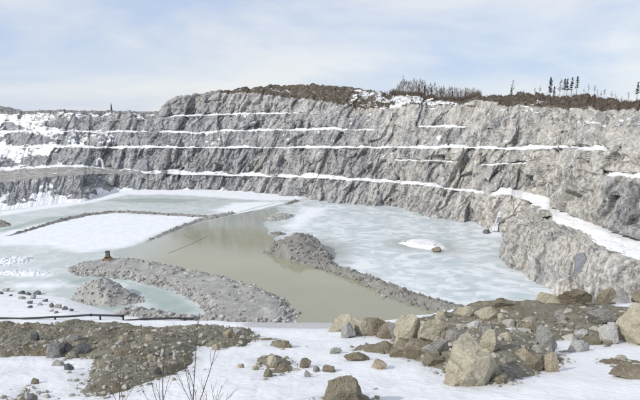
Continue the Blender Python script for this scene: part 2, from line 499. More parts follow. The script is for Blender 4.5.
M_WALL = mat_wall('quarry_rock')
M_SOIL = mat_soil('gravelly_soil')
M_SNOW = mat_snow('foreground_snow')
M_ICE = mat_ice('lake_ice')
M_POND = mat_pond('muddy_water')
M_GREYRUB = mat_rubble('grey_rubble', (0.25, 0.247, 0.236), (0.535, 0.53, 0.505))
M_DARKRUB = mat_rubble('dark_rubble', (0.125, 0.12, 0.11), (0.33, 0.318, 0.292), 1.0, 0.3)
M_LOOSE = mat_rubble('loose_stone', (0.25, 0.23, 0.18), (0.45, 0.42, 0.35), 3.0, 0.4)
M_ICECHUNK = plain('broken_ice', (0.70, 0.72, 0.74), 0.6, 0.1, 1.0)
M_CREAM = mat_boulder('cream_rock', (0.43, 0.39, 0.285), (0.58, 0.54, 0.43), (0.33, 0.28, 0.185), 0.30)
M_BROWN = mat_boulder('brown_rock', (0.20, 0.172, 0.125), (0.33, 0.295, 0.225), (0.155, 0.12, 0.08), 0.5)
M_GREY = mat_boulder('grey_rock', (0.30, 0.295, 0.28), (0.45, 0.44, 0.415), (0.23, 0.22, 0.20), 0.2)
M_PALE = mat_boulder('pale_rock', (0.48, 0.47, 0.45), (0.62, 0.61, 0.585), (0.36, 0.345, 0.32), 0.1)
M_DARK = mat_boulder('dark_rock', (0.105, 0.11, 0.12), (0.19, 0.195, 0.205), (0.09, 0.09, 0.09), 0.1)
M_TAN = mat_boulder('tan_rock', (0.41, 0.34, 0.245), (0.50, 0.43, 0.33), (0.33, 0.26, 0.17), 0.1)
ROCKMAT = dict(cream=M_CREAM, brown=M_BROWN, grey=M_GREY, pale=M_PALE, dark=M_DARK, tan=M_TAN)

# ------------------------------------------------------------------ the quarry walls: one terrain sheet, bench above bench
S_MIN, S_MAX, NC = -170.0, 800.0, 1500
S = np.linspace(S_MIN, S_MAX, NC)

def curve(pts, sm=5.0):
    xs, ys = zip(*pts)
    y = np.interp(S, xs, ys)
    n = max(1, int(sm / ((S_MAX - S_MIN) / NC)))
    k = np.hanning(2 * n + 3); k /= k.sum()
    return np.convolve(np.pad(y, n + 1, mode='edge'), k, mode='valid')

shore_y = [(-170, 245), (-60, 222), (0, 211), (30, 208), (60, 204), (84, 202), (93, 197), (114, 191.5), (140, 190), (165, 190.5), (200, 190), (250, 192),
           (300, 197), (320, 201), (360, 205), (395, 207), (425, 217), (440, 219), (470, 223), (490, 230), (507, 235)]
shore_D = [(x, float(Dz(y))) for x, y in shore_y] + [(520, 182), (535, 167), (547, 155), (561, 140), (600, 118), (640, 106), (700, 92), (800, 78)]
D0 = curve(shore_D, 3)
K = []; KIND = []
K.append(Pz(S, D0, -1.2 + 0 * S))
b1y = curve([(-170, 196), (-60, 186), (0, 182.5), (60, 175.5), (100, 173.5), (129, 174), (165, 173.5), (190, 174.5), (235, 176), (295, 177.5), (320, 178.5),
             (380, 182), (410, 184), (455, 190), (480, 193.5), (510, 195.5), (547, 208), (561, 226), (600, 245), (640, 259), (700, 285), (800, 330)], 4)
off1 = curve([(-170, 30), (0, 22), (90, 20), (125, 12), (165, 8), (510, 8), (530, 8), (561, 12), (800, 12)])
D1 = D0 + off1
bl_w = smooth(508, 530, S)
D1 = D1 * (1 - bl_w) + bl_w * curve([(507, 200), (520, 192), (535, 179), (547, 169), (561, 152), (600, 128), (640, 115), (700, 100), (800, 84)], 6)
K.append(P(S, b1y, D1))
w1 = curve([(-170, 70), (0, 60), (60, 46), (110, 27), (165, 10), (330, 9), (370, 6), (470, 6), (500, 9), (520, 14), (547, 16), (800, 14)], 14)
k_ = np.hanning(101); k_ /= k_.sum()
d2s = np.convolve(np.pad(D1 + w1, 50, mode='edge'), k_, mode='valid')
w1 = np.where(S < 260, np.maximum(d2s - D1, 5.0), w1)
r1 = curve([(-170, 1), (100, 1.0), (140, 1.0), (330, 1.0), (380, .6), (455, .6), (500, .8), (547, 1.2), (561, 1.9), (600, 1.2), (640, .7), (800, 0.6)])
def toe(k, w, rise):
    q = k.copy(); f = (q[:, 1] + w) / q[:, 1]
    q[:, 0] *= f; q[:, 1] += w; q[:, 2] += rise
    return q
K.append(toe(K[1], w1, r1))
D2t = K[2][:, 1]
D5 = curve([(-170, 372), (0, 352), (60, 345), (100, 330), (165, 318), (250, 310), (320, 289), (380, 277), (440, 253), (480, 240), (510, 226), (567, 190), (612, 166), (640, 155), (700, 134), (800, 114)])
D5 = D2t + curve([(-170, 22), (0, 26), (60, 18), (100, 10), (165, 8), (800, 8)])
b2y = curve([(-170, 150), (0, 148.5), (60, 147.8), (160, 148), (250, 148), (320, 148), (410, 148.3), (480, 148.3), (525, 150), (567, 147.8), (612, 150.5), (640, 152), (800, 165)], 4)
bmy = curve([(-170, 158), (385, 160), (398, 160), (455, 162), (480, 166), (531, 163), (575, 165), (608, 175.5), (640, 177.5), (700, 183), (800, 195)], 4)
fm = curve([(-170, .5), (540, .5), (600, 0.3), (800, .3)])
D3 = D2t + (D5 - D2t) * fm
wm = curve([(-170, 0), (392, 0), (400, 4), (453, 4), (460, 0), (478, 0), (484, 4), (528, 4), (535, 0), (604, 0), (612, 7), (800, 7)], 3)
wm = np.minimum(wm, (D5 - D3) * 0.55)
K.append(P(S, bmy, D3)); K.append(toe(K[3], wm, 0.5 * (wm > .1)))
K.append(P(S, b2y, D5))
w2 = curve([(-170, 18), (60, 13), (160, 9), (480, 8), (560, 7), (608, 5), (616, 1), (800, 1)], 3)
r2 = curve([(-170, 1.4), (60, 1.2), (160, .8), (480, .8), (600, .6), (620, 0.2), (800, 0.2)])
K.append(toe(K[5], w2, r2))
b3y = curve([(-170, 133), (0, 132.5), (30, 131.5), (160, 132.5), (200, 133), (244, 131), (374, 129.7), (422, 126.5), (467, 127.5), (480, 126), (525, 128), (640, 132), (800, 145)], 4)
D7 = K[6][:, 1] + curve([(-170, 14), (370, 9), (420, 9), (480, 9), (800, 9)])
K.append(P(S, b3y, D7))
w3 = curve([(-170, 14), (370, 12), (378, 1), (415, 1), (424, 9), (464, 9), (473, 1), (800, 1)], 3)
K.append(toe(K[7], w3, 0.06 * w3))
b4y = curve([(-170, 123), (0, 122), (60, 121), (160, 119), (175, 116.8), (220, 114.6), (299, 113.2), (320, 114), (374, 116), (422, 116), (480, 113), (640, 122), (800, 135)], 4)
D9 = K[8][:, 1] + curve([(-170, 14), (170, 9), (800, 8)])
K.append(P(S, b4y, D9))
w4 = curve([(-170, 6), (60, 5), (160, 6), (175, 12), (298, 12), (306, 1), (800, 1)], 3)
K.append(toe(K[9], w4, 0.06 * w4))
rimy = curve([(-170, 115), (0, 114.5), (30, 113.5), (55, 113.5), (100, 112.8), (140, 113.5), (160, 113), (166, 103.5), (180, 97.5), (200, 94.5), (245, 93), (290, 96.5), (320, 99.5), (340, 103.5),
              (360, 107), (395, 108.5), (413, 104.5), (440, 103.5), (464, 102.5), (473, 100.5), (480, 99.5), (500, 103), (520, 105), (560, 107), (600, 110), (640, 113), (800, 128)], 2)
D11 = K[10][:, 1] + curve([(-170, 14), (160, 9), (166, 8), (470, 9), (480, 8), (800, 8)])
K.append(P(S, rimy, D11))
skyy = curve([(-170, 105), (0, 106.2), (10, 107.6), (20, 110.5), (40, 111.3), (55, 110.8), (100, 110.3), (140, 112), (160, 111.3), (166, 101.8), (180, 96), (200, 93.2), (230, 90.5), (245, 88.5),
              (270, 86.3), (300, 83.6), (330, 85.3), (350, 88), (395, 93.8), (452, 101.2), (470, 99.6), (480, 97.2), (500, 95), (515, 92.8), (545, 94.2), (580, 97), (600, 98), (640, 102), (800, 116)], 2)
D13 = D11 + curve([(-170, 130), (150, 110), (170, 12), (225, 15), (250, 55), (470, 60), (482, 30), (640, 26), (800, 20)])
D12 = D11 + (D13 - D11) * 0.45
midy = skyy + (rimy - skyy) * curve([(-170, .62), (160, .6), (250, .5), (800, .45)])
K.append(P(S, midy, D12)); K.append(P(S, skyy, D13))
K.append(Pz(S, D13 + 260, np.minimum(K[13][:, 2] - 14, 34)))
K.append(Pz(S, 6000 + 0 * S, 8 + 0 * S))
for kk in (1, 3, 5, 7, 9, 11):                                 # crests are never quite level
    sx_ = K[1][:, 0] / 8.0
    jj = fbm(np.stack([sx_, K[1][:, 1] / 8.0, 0 * sx_ + kk * 3.7], -1), 4, 300) * np.where((S > 520) & (kk < 3), 0.12, 1)
    jy = fbm(np.stack([sx_, K[1][:, 1] / 8.0, 0 * sx_], -1), 3, 340) * np.where((S > 520) & (kk < 3), 0.1, 1)
    for q_ in ((kk, kk + 1) if kk < 11 else (kk,)):
        K[q_][:, 2] += jj * (0.5 if kk < 11 else 0.8)
        K[q_][:, 1] += jy * 1.6
for kk in (2, 6, 8, 10):
    wn = 0.95 + 1.1 * fbm(np.stack([K[1][:, 0] / 13.0, K[1][:, 1] / 13.0, 0 * S + kk * 9.1], -1), 3, 360)
    wn = np.where(S > 510, 1.0, np.clip(wn, .3, 1.9)) if kk == 2 else np.clip(wn, .3, 1.9)
    wn = np.where((S < 110) & (kk == 2), 1.0, wn)
    K[kk] = K[kk - 1] + (K[kk] - K[kk - 1]) * wn[:, None]
K = np.stack(K, 0)                                             # rows x columns x 3
SEG = [46, 16, 28, 5, 28, 9, 25, 9, 25, 9, 32, 16, 18, 6, 5]
SEGAMP = [1.0, .10, 1.0, .35, 1.0, .10, 1.0, .12, 1.0, .15, 1.0, .35, .4, .4, 0.0]
rows, seg, tt = [], [], []
for j, n in enumerate(SEG):
    for i in range(n):
        t = i / n
        rows.append(K[j] * (1 - t) + K[j + 1] * t); seg.append(j); tt.append(t)
rows.append(K[-1]); seg.append(len(SEG) - 1); tt.append(1.0)
G = np.stack(rows, 0); seg = np.array(seg); tt = np.array(tt)
NR = len(G)

def grid_normals(G):
    du = np.gradient(G, axis=1); dv = np.gradient(G, axis=0)
    n = np.cross(du, dv)
    return n / (np.linalg.norm(n, axis=2, keepdims=True) + 1e-9)

def bed_coords(p, stretch=0.22):
    d = np.array(DIP) / np.linalg.norm(DIP)
    return p - (1 - stretch) * (p @ d)[:, None] * d

amp2 = np.repeat(np.array([SEGAMP[j] for j in seg])[:, None], NC, 1)
for sg, wd_ in ((3, wm), (5, w2), (7, w3), (9, w4)):
    amp2[np.ix_(seg == sg, wd_ < 2)] = 1.0
for _ in range(2):                                             # ease between face and bench
    amp2[1:-1] = (amp2[:-2] + 2 * amp2[1:-1] + amp2[2:]) / 4
amp2 *= np.where((seg == 0)[:, None] & (tt < .36)[:, None] & (S < 130)[None], .35, 1.0)
Nrm = grid_normals(G)
for _ in range(8):                                             # one smooth direction to push the rock along
    Nrm[1:-1] = (Nrm[:-2] + 2 * Nrm[1:-1] + Nrm[2:]) / 4
    Nrm[:, 1:-1] = (Nrm[:, :-2] + 2 * Nrm[:, 1:-1] + Nrm[:, 2:]) / 4
Nrm /= np.linalg.norm(Nrm, axis=2, keepdims=True) + 1e-9
flatn = G.reshape(-1, 3); NN = Nrm.reshape(-1, 3)
bp = bed_coords(flatn)
Lw = np.concatenate([[0], np.cumsum(np.linalg.norm(np.diff(K[5][:, :2], axis=0), axis=1))])
Lv = np.repeat(Lw[None], NR, 0).ravel()
fb = fbm(flatn / 22.0, 4, 21)
rq = Lv - 0.48 * flatn[:, 2] + 1.0 * fb
zc = flatn[:, 2] + 1.5 * fbm(flatn / 9.0, 3, 23)
def cols(a, b, seed, tilt): return facets(np.stack([rq / a, zc / b, 0 * rq + seed * .37], -1), seed, tilt)
big = cols(13.0, 26.0, 3, 1.8)
mid = cols(5.2, 13.0, 5, 2.2)
sml = cols(2.3, 5.0, 8, 2.2)
blk = facets(flatn / 3.4, 9, 1.3)
rgd = fbm(flatn / 1.6, 3, 79)
raw = (1.5 * big + 1.15 * mid + 0.52 * sml + 0.40 * blk + 1.5 * fb + .26 * rgd).reshape(NR, NC)
AMP = amp2.ravel().copy()
scl = np.repeat(np.interp(S, [-170, 50, 110, 200, 800], [0.5, .55, .85, 1.0, 1.0])[None], NR, 0).ravel()
for _ in range(1):
    raw[1:-1, 1:-1] = (raw[1:-1, 1:-1] * 6 + raw[:-2, 1:-1] + raw[2:, 1:-1] + raw[1:-1, :-2] + raw[1:-1, 2:]) / 10
AMP = np.where((np.repeat(seg[:, None], NC, 1).ravel() == 1) & (np.repeat(S[None], NR, 0).ravel() > 525), AMP * .15, AMP)
disp = AMP * scl * raw.ravel()
cell = np.clip(0.5 + 0.10 * mid + 0.08 * sml + .09 * big + .12 * blk + .15 * fbm(np.stack([rq / 6, zc / 20, 0 * rq], -1), 3, 88), 0, 1)
ND = NN.copy(); steep = NN[:, 2] < 0.85
ND[steep, 2] *= 0.35
ND[np.repeat(seg[:, None], NC, 1).ravel() <= 10, 2] *= .45
V = flatn + ND * disp[:, None]
# lumps of rock and drifted snow on the benches
seg_v = np.repeat(seg[:, None], NC, 1).ravel(); tt_v = np.repeat(tt[:, None], NC, 1).ravel(); s_v = np.repeat(S[None], NR, 0).ravel()
bench = np.isin(seg_v, [1, 3, 5, 7, 9])
lump = fbm(flatn / 7.0, 3, 44)
V[:, 2] += bench * (np.where((seg_v == 1) & (s_v < 140), 1.0, 0.6) * lump * np.sin(np.pi * np.clip(tt_v, 0, 1)))
plate = (seg_v >= 11) & (seg_v <= 13)
V[:, 2] += plate * (np.minimum(0.9, 0.9) * fbm(flatn / 9.0, 4, 52) + 0.35 * facets(flatn / 2.5, 61, 1.0)) * np.where(s_v < 160, 1.3, 0.8)
Gd = V.reshape(NR, NC, 3)
nz = grid_normals(Gd)[..., 2]
for _ in range(2):
    nz[1:-1, 1:-1] = (nz[1:-1, 1:-1] * 2 + nz[:-2, 1:-1] + nz[2:, 1:-1] + nz[1:-1, :-2] + nz[1:-1, 2:]) / 6
nz = nz.ravel()
nlo = fbm(flatn / 14.0, 4, 31); nhi = fbm(flatn / 3.5, 3, 37)
aflat = np.full(len(V), 0.42); bias = np.zeros(len(V))
aflat[bench] = 0.86
for sg, tab in ((1, [(150, .62), (170, .8), (200, .86), (215, .62), (240, .86), (262, .80), (275, .55), (300, .84), (338, .74), (350, .62), (380, .78), (480, .8), (515, .95)]),
                (5, [(0, .8), (100, .8), (160, .74), (200, .78), (330, .86), (400, .84), (612, .82), (618, 0)]),
                (7, [(60, .7), (150, .55), (200, .66), (240, .86), (372, .86), (380, .0), (414, 0), (424, .9), (464, .9), (470, 0)]),
                (9, [(0, .55), (150, .35), (176, .75), (215, .86), (296, .86), (304, .0)])):
    mk = seg_v == sg
    aflat[mk] = np.interp(s_v[mk], *zip(*tab))
for sg in (1, 5, 7, 9):
    gap = fbm(np.stack([S / 16.0, 0 * S, 0 * S + sg * 5.5], -1), 3, 380 + sg)
    gv = np.repeat(gap[None], NR, 0).ravel()
    mk = (seg_v == sg) & (s_v < 512)
    aflat[mk] -= 0.50 * np.clip(gv[mk] - .12, 0, .8)
wmv = np.repeat(wm[None], NR, 0).ravel()
aflat[(seg_v == 3) & (wmv < 2)] = 0.15
left = np.interp(s_v, [-170, 20, 75, 110, 150], [1, .9, .5, .15, 0])
upper_left = (seg_v >= 2) & (seg_v <= 11)
bias += upper_left * left * 0.03
aflat = np.where(upper_left, np.maximum(aflat, 0.42 + 0.34 * left), aflat)
# rock outcrops that break the snowy tip on the left
outc = np.zeros(len(V))
for (ox, oy, rx, ry) in ((22, 139, 26, 6), (68, 124, 26, 5), (40, 161, 18, 6), (8, 163, 10, 5), (12, 128, 10, 2.5), (95, 125, 40, 4), (80, 157, 26, 8)):
    q = P(ox, oy, 1.0)
    pxv = V[:, 0] / V[:, 1] * 1.0; pzv = (CAM_H - V[:, 2]) / V[:, 1]
    dxx = (pxv - q[0]) / (rx / FPX); dzz = (pzv - (CAM_H - q[2])) / (ry / FPX)
    outc = np.maximum(outc, np.exp(-(dxx ** 2 + dzz ** 2)))
bias -= 0.55 * outc * upper_left * (s_v < 130)
hilltop = seg_v >= 11
aflat = np.where(hilltop, np.where(s_v < 160, 0.36, 0.30), aflat)
bias += hilltop * np.interp(s_v, [340, 352, 385, 398, 450, 462], [0, .22, .2, .30, .30, 0]) * ((seg_v == 11) | (seg_v == 12))
# haul road on the lowest bench
road = ((seg_v == 1) & (s_v < 150)) * np.interp(s_v, [-170, 120, 150], [1, 1, 0]) * (tt_v < 0.70)
aflat = np.where(road > .3, 0.30, aflat)
# drifted snow along the shore
sh = (seg_v == 0) * (tt_v < (1 + 1.1 * nlo + .6 * nhi) * np.interp(s_v, [-170, 60, 110, 130, 250, 330, 470, 500], [.34, .34, .25, .16, .12, .08, .05, .05]))
bias += sh * np.interp(s_v, [-170, 240, 330, 520], [.62, .55, .3, .12])
score = smooth(.52, .86, nz) * aflat + bias + 0.24 * nlo + 0.24 * nhi
score = np.where((seg_v == 1) & (s_v > 530), 1.0, score)
score = np.where(seg_v == 14, 0.3, score)
warm = np.interp(s_v, [-170, 140, 200, 320, 400, 470, 520, 800], [-.30, -.22, -.12, -.06, .20, .56, .80, .80]) + np.where(seg_v >= 10, .22, 0)
darkp = np.exp(-(((s_v - 628) / 24) ** 2)) * (seg_v == 2)         # dark bed under the right hand ledge
warm = warm - 0.95 * darkp
veg = np.where(seg_v >= 11, 1.0, 0.0) * np.interp(s_v, [-170, 150, 175, 200, 240, 300, 800], [.45, .45, .25, .3, .8, 1, 1])
veg += np.where((seg_v == 10), smooth(.80, 1.0, tt_v) * np.interp(s_v, [240, 320, 420, 800], [0, .5, .45, .62]), 0)
veg += np.where((seg_v == 10), np.interp(s_v, [395, 415, 470, 480], [0, .2, .2, 0]), 0)
terrain = link('quarry_terrain', mesh_np('quarry_terrain', V, grid_faces(NR, NC), M_WALL, dict(snow=score, warm=warm, veg=veg, road=road, cell=cell, rq=rq)), kind='structure')
WALL_G = Gd

# the near bluff on the right, standing in the water in front of the lowest bench
foot = [(545, 178), (518, 174), (503, 167), (499.5, 160), (502, 154), (510, 147), (520, 141), (531, 135), (552, 126), (575, 119), (600, 111), (640, 101), (700, 90), (800, 78)]
crest = [(550, 170, 12), (526, 170, 12), (513, 166, 11.7), (510.5, 161, 11.3), (513, 157, 11.2), (521, 153, 11.6), (529, 150, 12), (537, 147, 12.2), (556, 138, 12.2), (578, 131, 12.0), (602, 123, 12.0), (640, 113, 12.0), (700, 100, 12), (800, 86, 12)]
inner = [(560, 166, 12), (546, 165, 12), (535, 163, 12), (530, 160, 12), (532, 158, 12), (536, 156, 12), (541, 154, 12.2), (548, 149, 12.4), (564, 140, 12.3), (585, 133, 12.0), (606, 125.5, 12.0), (643, 115.5, 12.0), (705, 102, 12), (805, 88, 12)]
f3 = np.array([Pz(a, d, -1.2) for a, d in foot]); c3 = np.array([Pz(*q) for q in crest]); i3 = np.array([Pz(*q) for q in inner])
i4 = i3 + np.array([3.0, 16.0, 0.25])
seglen = np.concatenate([[0], np.cumsum(np.linalg.norm(np.diff(f3, axis=0), axis=1))])
NB = 460
u = np.linspace(0, seglen[-1], NB)
def along(a): return np.stack([np.interp(u, seglen, a[:, k]) for k in range(3)], -1)
KB = [along(f3), along(c3), along(i3), along(i4)]
rowsB, segB, tB = [], [], []
for j, n in enumerate((70, 22, 8)):
    for i in range(n):
        t = i / n; rowsB.append(KB[j] * (1 - t) + KB[j + 1] * t); segB.append(j); tB.append(t)
rowsB.append(KB[-1]); segB.append(2); tB.append(1)
GB = np.stack(rowsB, 0); nrB = len(GB)
fB = GB.reshape(-1, 3); nB = grid_normals(GB).reshape(-1, 3)
bB = bed_coords(fB, 0.4)
sB = np.repeat(np.array(segB)[:, None], NB, 1).ravel(); tBv = np.repeat(np.array(tB)[:, None], NB, 1).ravel()
aB = np.where(sB == 0, 0.9, np.where(sB == 1, 0.5, 0.2))
uB = np.repeat(u[None], nrB, 0).ravel()
fbB = fbm(fB / 10, 4, 120); rqB = uB - .40 * fB[:, 2] + 1.2 * fbB; zB = fB[:, 2] + fbm(fB / 4, 3, 121)
def colB(a, b, seed, tilt): return facets(np.stack([rqB / a, zB / b, 0 * rqB + seed * .37], -1), seed, tilt)
mB = colB(2.6, 6.0, 105, 2.0); lB = colB(1.05, 2.4, 107, 2.0)
rB = (0.75 * colB(7.0, 12.0, 103, 1.7) + .60 * mB + .26 * lB + .22 * facets(fB / 1.6, 108, 1.2) + .8 * fbB + .15 * fbm(fB / 1.2, 3, 127)).reshape(nrB, NB)
rB[1:-1, 1:-1] = (rB[1:-1, 1:-1] * 4 + rB[:-2, 1:-1] + rB[2:, 1:-1] + rB[1:-1, :-2] + rB[1:-1, 2:]) / 8
topB = np.clip((tBv - .75) / .25, 0, 1) * (sB == 0) + (sB >= 1)
rB = rB.ravel() * (1 - topB) + topB * (.55 * facets(fB / 2.6, 133, 1.3) + .35 * facets(fB / 1.2, 135, 1.3) + .5 * fbB)
vB = fB + nB * (aB * rB)[:, None]
top = (sB >= 1) | ((sB == 0) & (tBv > .85))
vB[:, 2] += top * (0.35 * np.abs(facets(fB / 1.7, 131, 1.0)))
cB = np.clip(.66 + .10 * mB + .08 * lB + .12 * facets(fB / 1.6, 108, 1.2), 0, 1)
wB = np.full(len(vB), 1.9)
# one fresh slaty blue facet in the bluff
link('bluff_terrain', mesh_np('bluff_terrain', vB, grid_faces(nrB, NB), M_WALL,
     dict(snow=-0.2 + 0.1 * fbm(fB / 3, 2, 9), warm=wB, veg=0 * wB, road=0 * wB, cell=cB, rq=rqB)), kind='structure')

# ------------------------------------------------------------------ lake: ice sheet, snow on it, muddy open water
POND = [(112, 252), (130, 247.5), (147, 242), (162, 235.5), (178, 229), (194, 224.5), (212, 220), (226, 217), (243, 213), (262, 209.5), (276, 207.5), (278, 211), (268, 217), (264, 224), (268, 233), (280, 243), (300, 255),
        (325, 264), (350, 274), (380, 288), (405, 299), (442, 309), (470, 314), (430, 330), (380, 336), (330, 333), (296, 322), (285, 300), (255, 287), (220, 277), (180, 269), (150, 263), (126, 259)]
SNOWS = [[(-60, 242), (0, 232.5), (45, 223), (88, 215.3), (115, 213), (160, 214.8), (205, 216.3), (196, 220), (180, 225.5), (165, 231), (148, 239), (131, 246), (100, 251), (80, 252.5), (62, 249), (44, 246), (20, 245.5), (-60, 250)],
         [(115, 189), (165, 189), (250, 190.5), (305, 196), (300, 200), (262, 200.5), (215, 197.2), (165, 194.6), (128, 194.8), (90, 203), (40, 209.5), (-60, 226), (-60, 220), (40, 206), (90, 197)],
         [(232, 203), (262, 201.5), (290, 202), (262, 209), (238, 214.5), (222, 214), (215, 210)],
         [(402, 241), (415, 239.5), (432, 240.5), (440, 244), (443, 249), (430, 248.5), (412, 246.5)],
         [(0, 258), (12, 256), (30, 257.5), (28, 262), (10, 265), (0, 266)], [(0, 271), (30, 270.5), (55, 272.5), (48, 276), (10, 275)],
         [(10, 282), (60, 283), (75, 286), (45, 289), (5, 288)], [(305, 207), (330, 208), (318, 216), (292, 232), (285, 226)],
         [(478, 230), (500, 231), (508, 236), (488, 237)]]
MELTS = [[(128, 283), (160, 287), (184, 297), (198, 308), (196, 314), (170, 314), (148, 306), (140, 297)], [(75, 302), (110, 304), (140, 302), (118, 312), (92, 312)],
         [(100, 200), (150, 198), (205, 199.5), (180, 203), (130, 203)], [(40, 226), (0, 236), (0, 230), (40, 218), (88, 213)], [(60, 276), (98, 277), (80, 286), (66, 283)]]
TRACKS = [[(298, 200), (286, 203.5), (268, 208), (250, 213.5), (232, 219)], [(278, 202.5), (262, 206), (247, 210), (236, 213.5)]]
xs = np.arange(-330, 260, 1.6); ys = np.arange(62, 390, 1.6)
XX, YY = np.meshgrid(xs, ys); pl = np.stack([XX.ravel(), YY.ravel()], -1)
pond_poly = poly_lake(POND)
sn_a = np.full(len(pl), -50.0)
for q in SNOWS: sn_a = np.maximum(sn_a, sdf(pl, poly_lake(q)))
me_a = np.full(len(pl), -50.0)
for q in MELTS: me_a = np.maximum(me_a, sdf(pl, poly_lake(q)))
wet_a = sdf(pl, pond_poly)
tr_a = np.full(len(pl), -5.0)
for q, wd in zip(TRACKS, (1.6, 1.1)): tr_a = np.maximum(tr_a, wd - line_dist(pl, poly_lake(q)))
pxl = 320 + pl[:, 0] / pl[:, 1] * FPX
east_a = smooth(255, 320, pxl)
# shallow wet halo round mound and island
for (hx, hy, hr) in ((308, 252, 20), (405, 244, 7), (445, 248, 7)):
    c = lake(hx, hy); wet_a = np.maximum(wet_a, hr * 0.55 - np.linalg.norm((pl - c) * np.array([.8, .6]), axis=1))
link('lake_ice', mesh_np('lake_ice', np.stack([pl[:, 0], pl[:, 1], 0.02 * fbm(np.stack([pl[:, 0], pl[:, 1], 0 * pl[:, 0]], -1) / 9, 2, 5)], -1), grid_faces(len(ys), len(xs)), M_ICE,
     dict(snow=sn_a, melt=me_a, wet=wet_a, track=tr_a, east=east_a), flat=False), kind='structure')
def densify(poly, step, jit, seed):
    out = []
    n = len(poly)
    for k in range(n):
        a, b = poly[k], poly[(k + 1) % n]; m = max(1, int(np.linalg.norm(b - a) / step))
        for i in range(m): out.append(a + (b - a) * i / m)
    out = np.array(out)
    q = np.concatenate([out, np.zeros((len(out), 1))], 1)
    return out + jit * np.stack([fbm(q / 6, 3, seed), fbm(q / 6, 3, seed + 50)], -1)
pg = densify(pond_poly, 1.0, 1.6, 77)
bm = bmesh.new()
fv = [bm.verts.new((x, y, 0.05)) for x, y in pg]
bm.faces.new(fv)
bmesh.ops.triangulate(bm, faces=bm.faces[:])
bmesh.ops.subdivide_edges(bm, edges=[e for e in bm.edges if e.calc_length() > 12], cuts=6, use_grid_fill=True)
bmesh.ops.triangulate(bm, faces=bm.faces[:])
pm = bpy.data.meshes.new('open_water'); bm.to_mesh(pm); bm.free()
pv = np.array([v.co[:] for v in pm.vertices])
if pm.polygons[0].normal.z < 0: pm.flip_normals()
py_v = 108 + 0 * pv[:, 0]
shelf = np.maximum(smooth(178, 216, pv[:, 1]), smooth(-42, -66, pv[:, 0]) * 0.95)
pm.attributes.new('shelf', 'FLOAT', 'POINT').data.foreach_set('value', shelf.astype(np.float32))
pm.materials.append(M_POND)
link('open_water', pm, kind='structure')

# ------------------------------------------------------------------ rocks
def ico(sub):
    b = bmesh.new(); bmesh.ops.create_icosphere(b, subdivisions=sub, radius=1.0)
    v = np.array([x.co[:] for x in b.verts]); f = np.array([[q.index for q in p.verts] for p in b.faces]); b.free()
    return v, f
ICO = {k: ico(k) for k in (1, 2, 3, 4, 5)}

def rock_shape(seed, sub, planes=14, rough=0.05):
    """a broken, many-sided stone: random planes cut from a ball, then roughened"""
    r = np.random.default_rng(seed)
    v, f = ICO[sub]
    ga = np.arange(planes) + r.uniform(); zf = 1 - 2 * (np.arange(planes) + .5) / planes; th_ = ga * 2.39996
    n = np.stack([np.sqrt(1 - zf ** 2) * np.cos(th_), np.sqrt(1 - zf ** 2) * np.sin(th_), zf], -1) + r.normal(size=(planes, 3)) * .34
    n /= np.linalg.norm(n, axis=1, keepdims=True)
    d = r.uniform(0.50, 0.92, planes)
    k = v @ n.T
    rad = np.min(np.where(k > 0.12, d / np.maximum(k, 0.12), 9.0), axis=1)
    rad = np.minimum(rad, 1.25)
    w = v * rad[:, None]
    if rough and sub >= 3:
        w = w * (1 + rough * (0.35 * fbm(w * 4.5 + seed, 4, seed) + 0.75 * facets(w * 1.5 + seed * 1.3, seed + 5, 0.8) + .55 * facets(w * 3.6 + seed * 2.3, seed + 6, 1.0)))[:, None]
    w = w / np.abs(w).max(axis=0)
    return w, f

def scatter(pts, sizes, mat, name, parent=None, kind='stuff', sub=2, seed=1, squash=(0.55, 1.0), **kw):
    """many stones joined as one mass"""
    r = np.random.default_rng(seed)
    base = [rock_shape(900 + k, sub, 9, 0) for k in range(14)]
    Vs, Fs, T = [], [], []; off = 0
    for p, s in zip(pts, sizes):
        v, f = base[r.integers(14)]
        a, b = r.uniform(0, 6.28), r.uniform(-.5, .5)
        Rz = np.array([[math.cos(a), -math.sin(a), 0], [math.sin(a), math.cos(a), 0], [0, 0, 1]])
        Rx = np.array([[1, 0, 0], [0, math.cos(b), -math.sin(b)], [0, math.sin(b), math.cos(b)]])
        sc = np.array([1.0, r.uniform(.6, 1.0), r.uniform(*squash)]) * s
        Vs.append((v * sc) @ (Rz @ Rx).T + p); Fs.append(f + off); off += len(v)
        T.append(np.full(len(v), r.uniform()))
    me = mesh_np(name, np.concatenate(Vs), np.concatenate(Fs), mat, dict(tint=np.concatenate(T)))
    return link(name, me, parent, kind=kind, **kw)

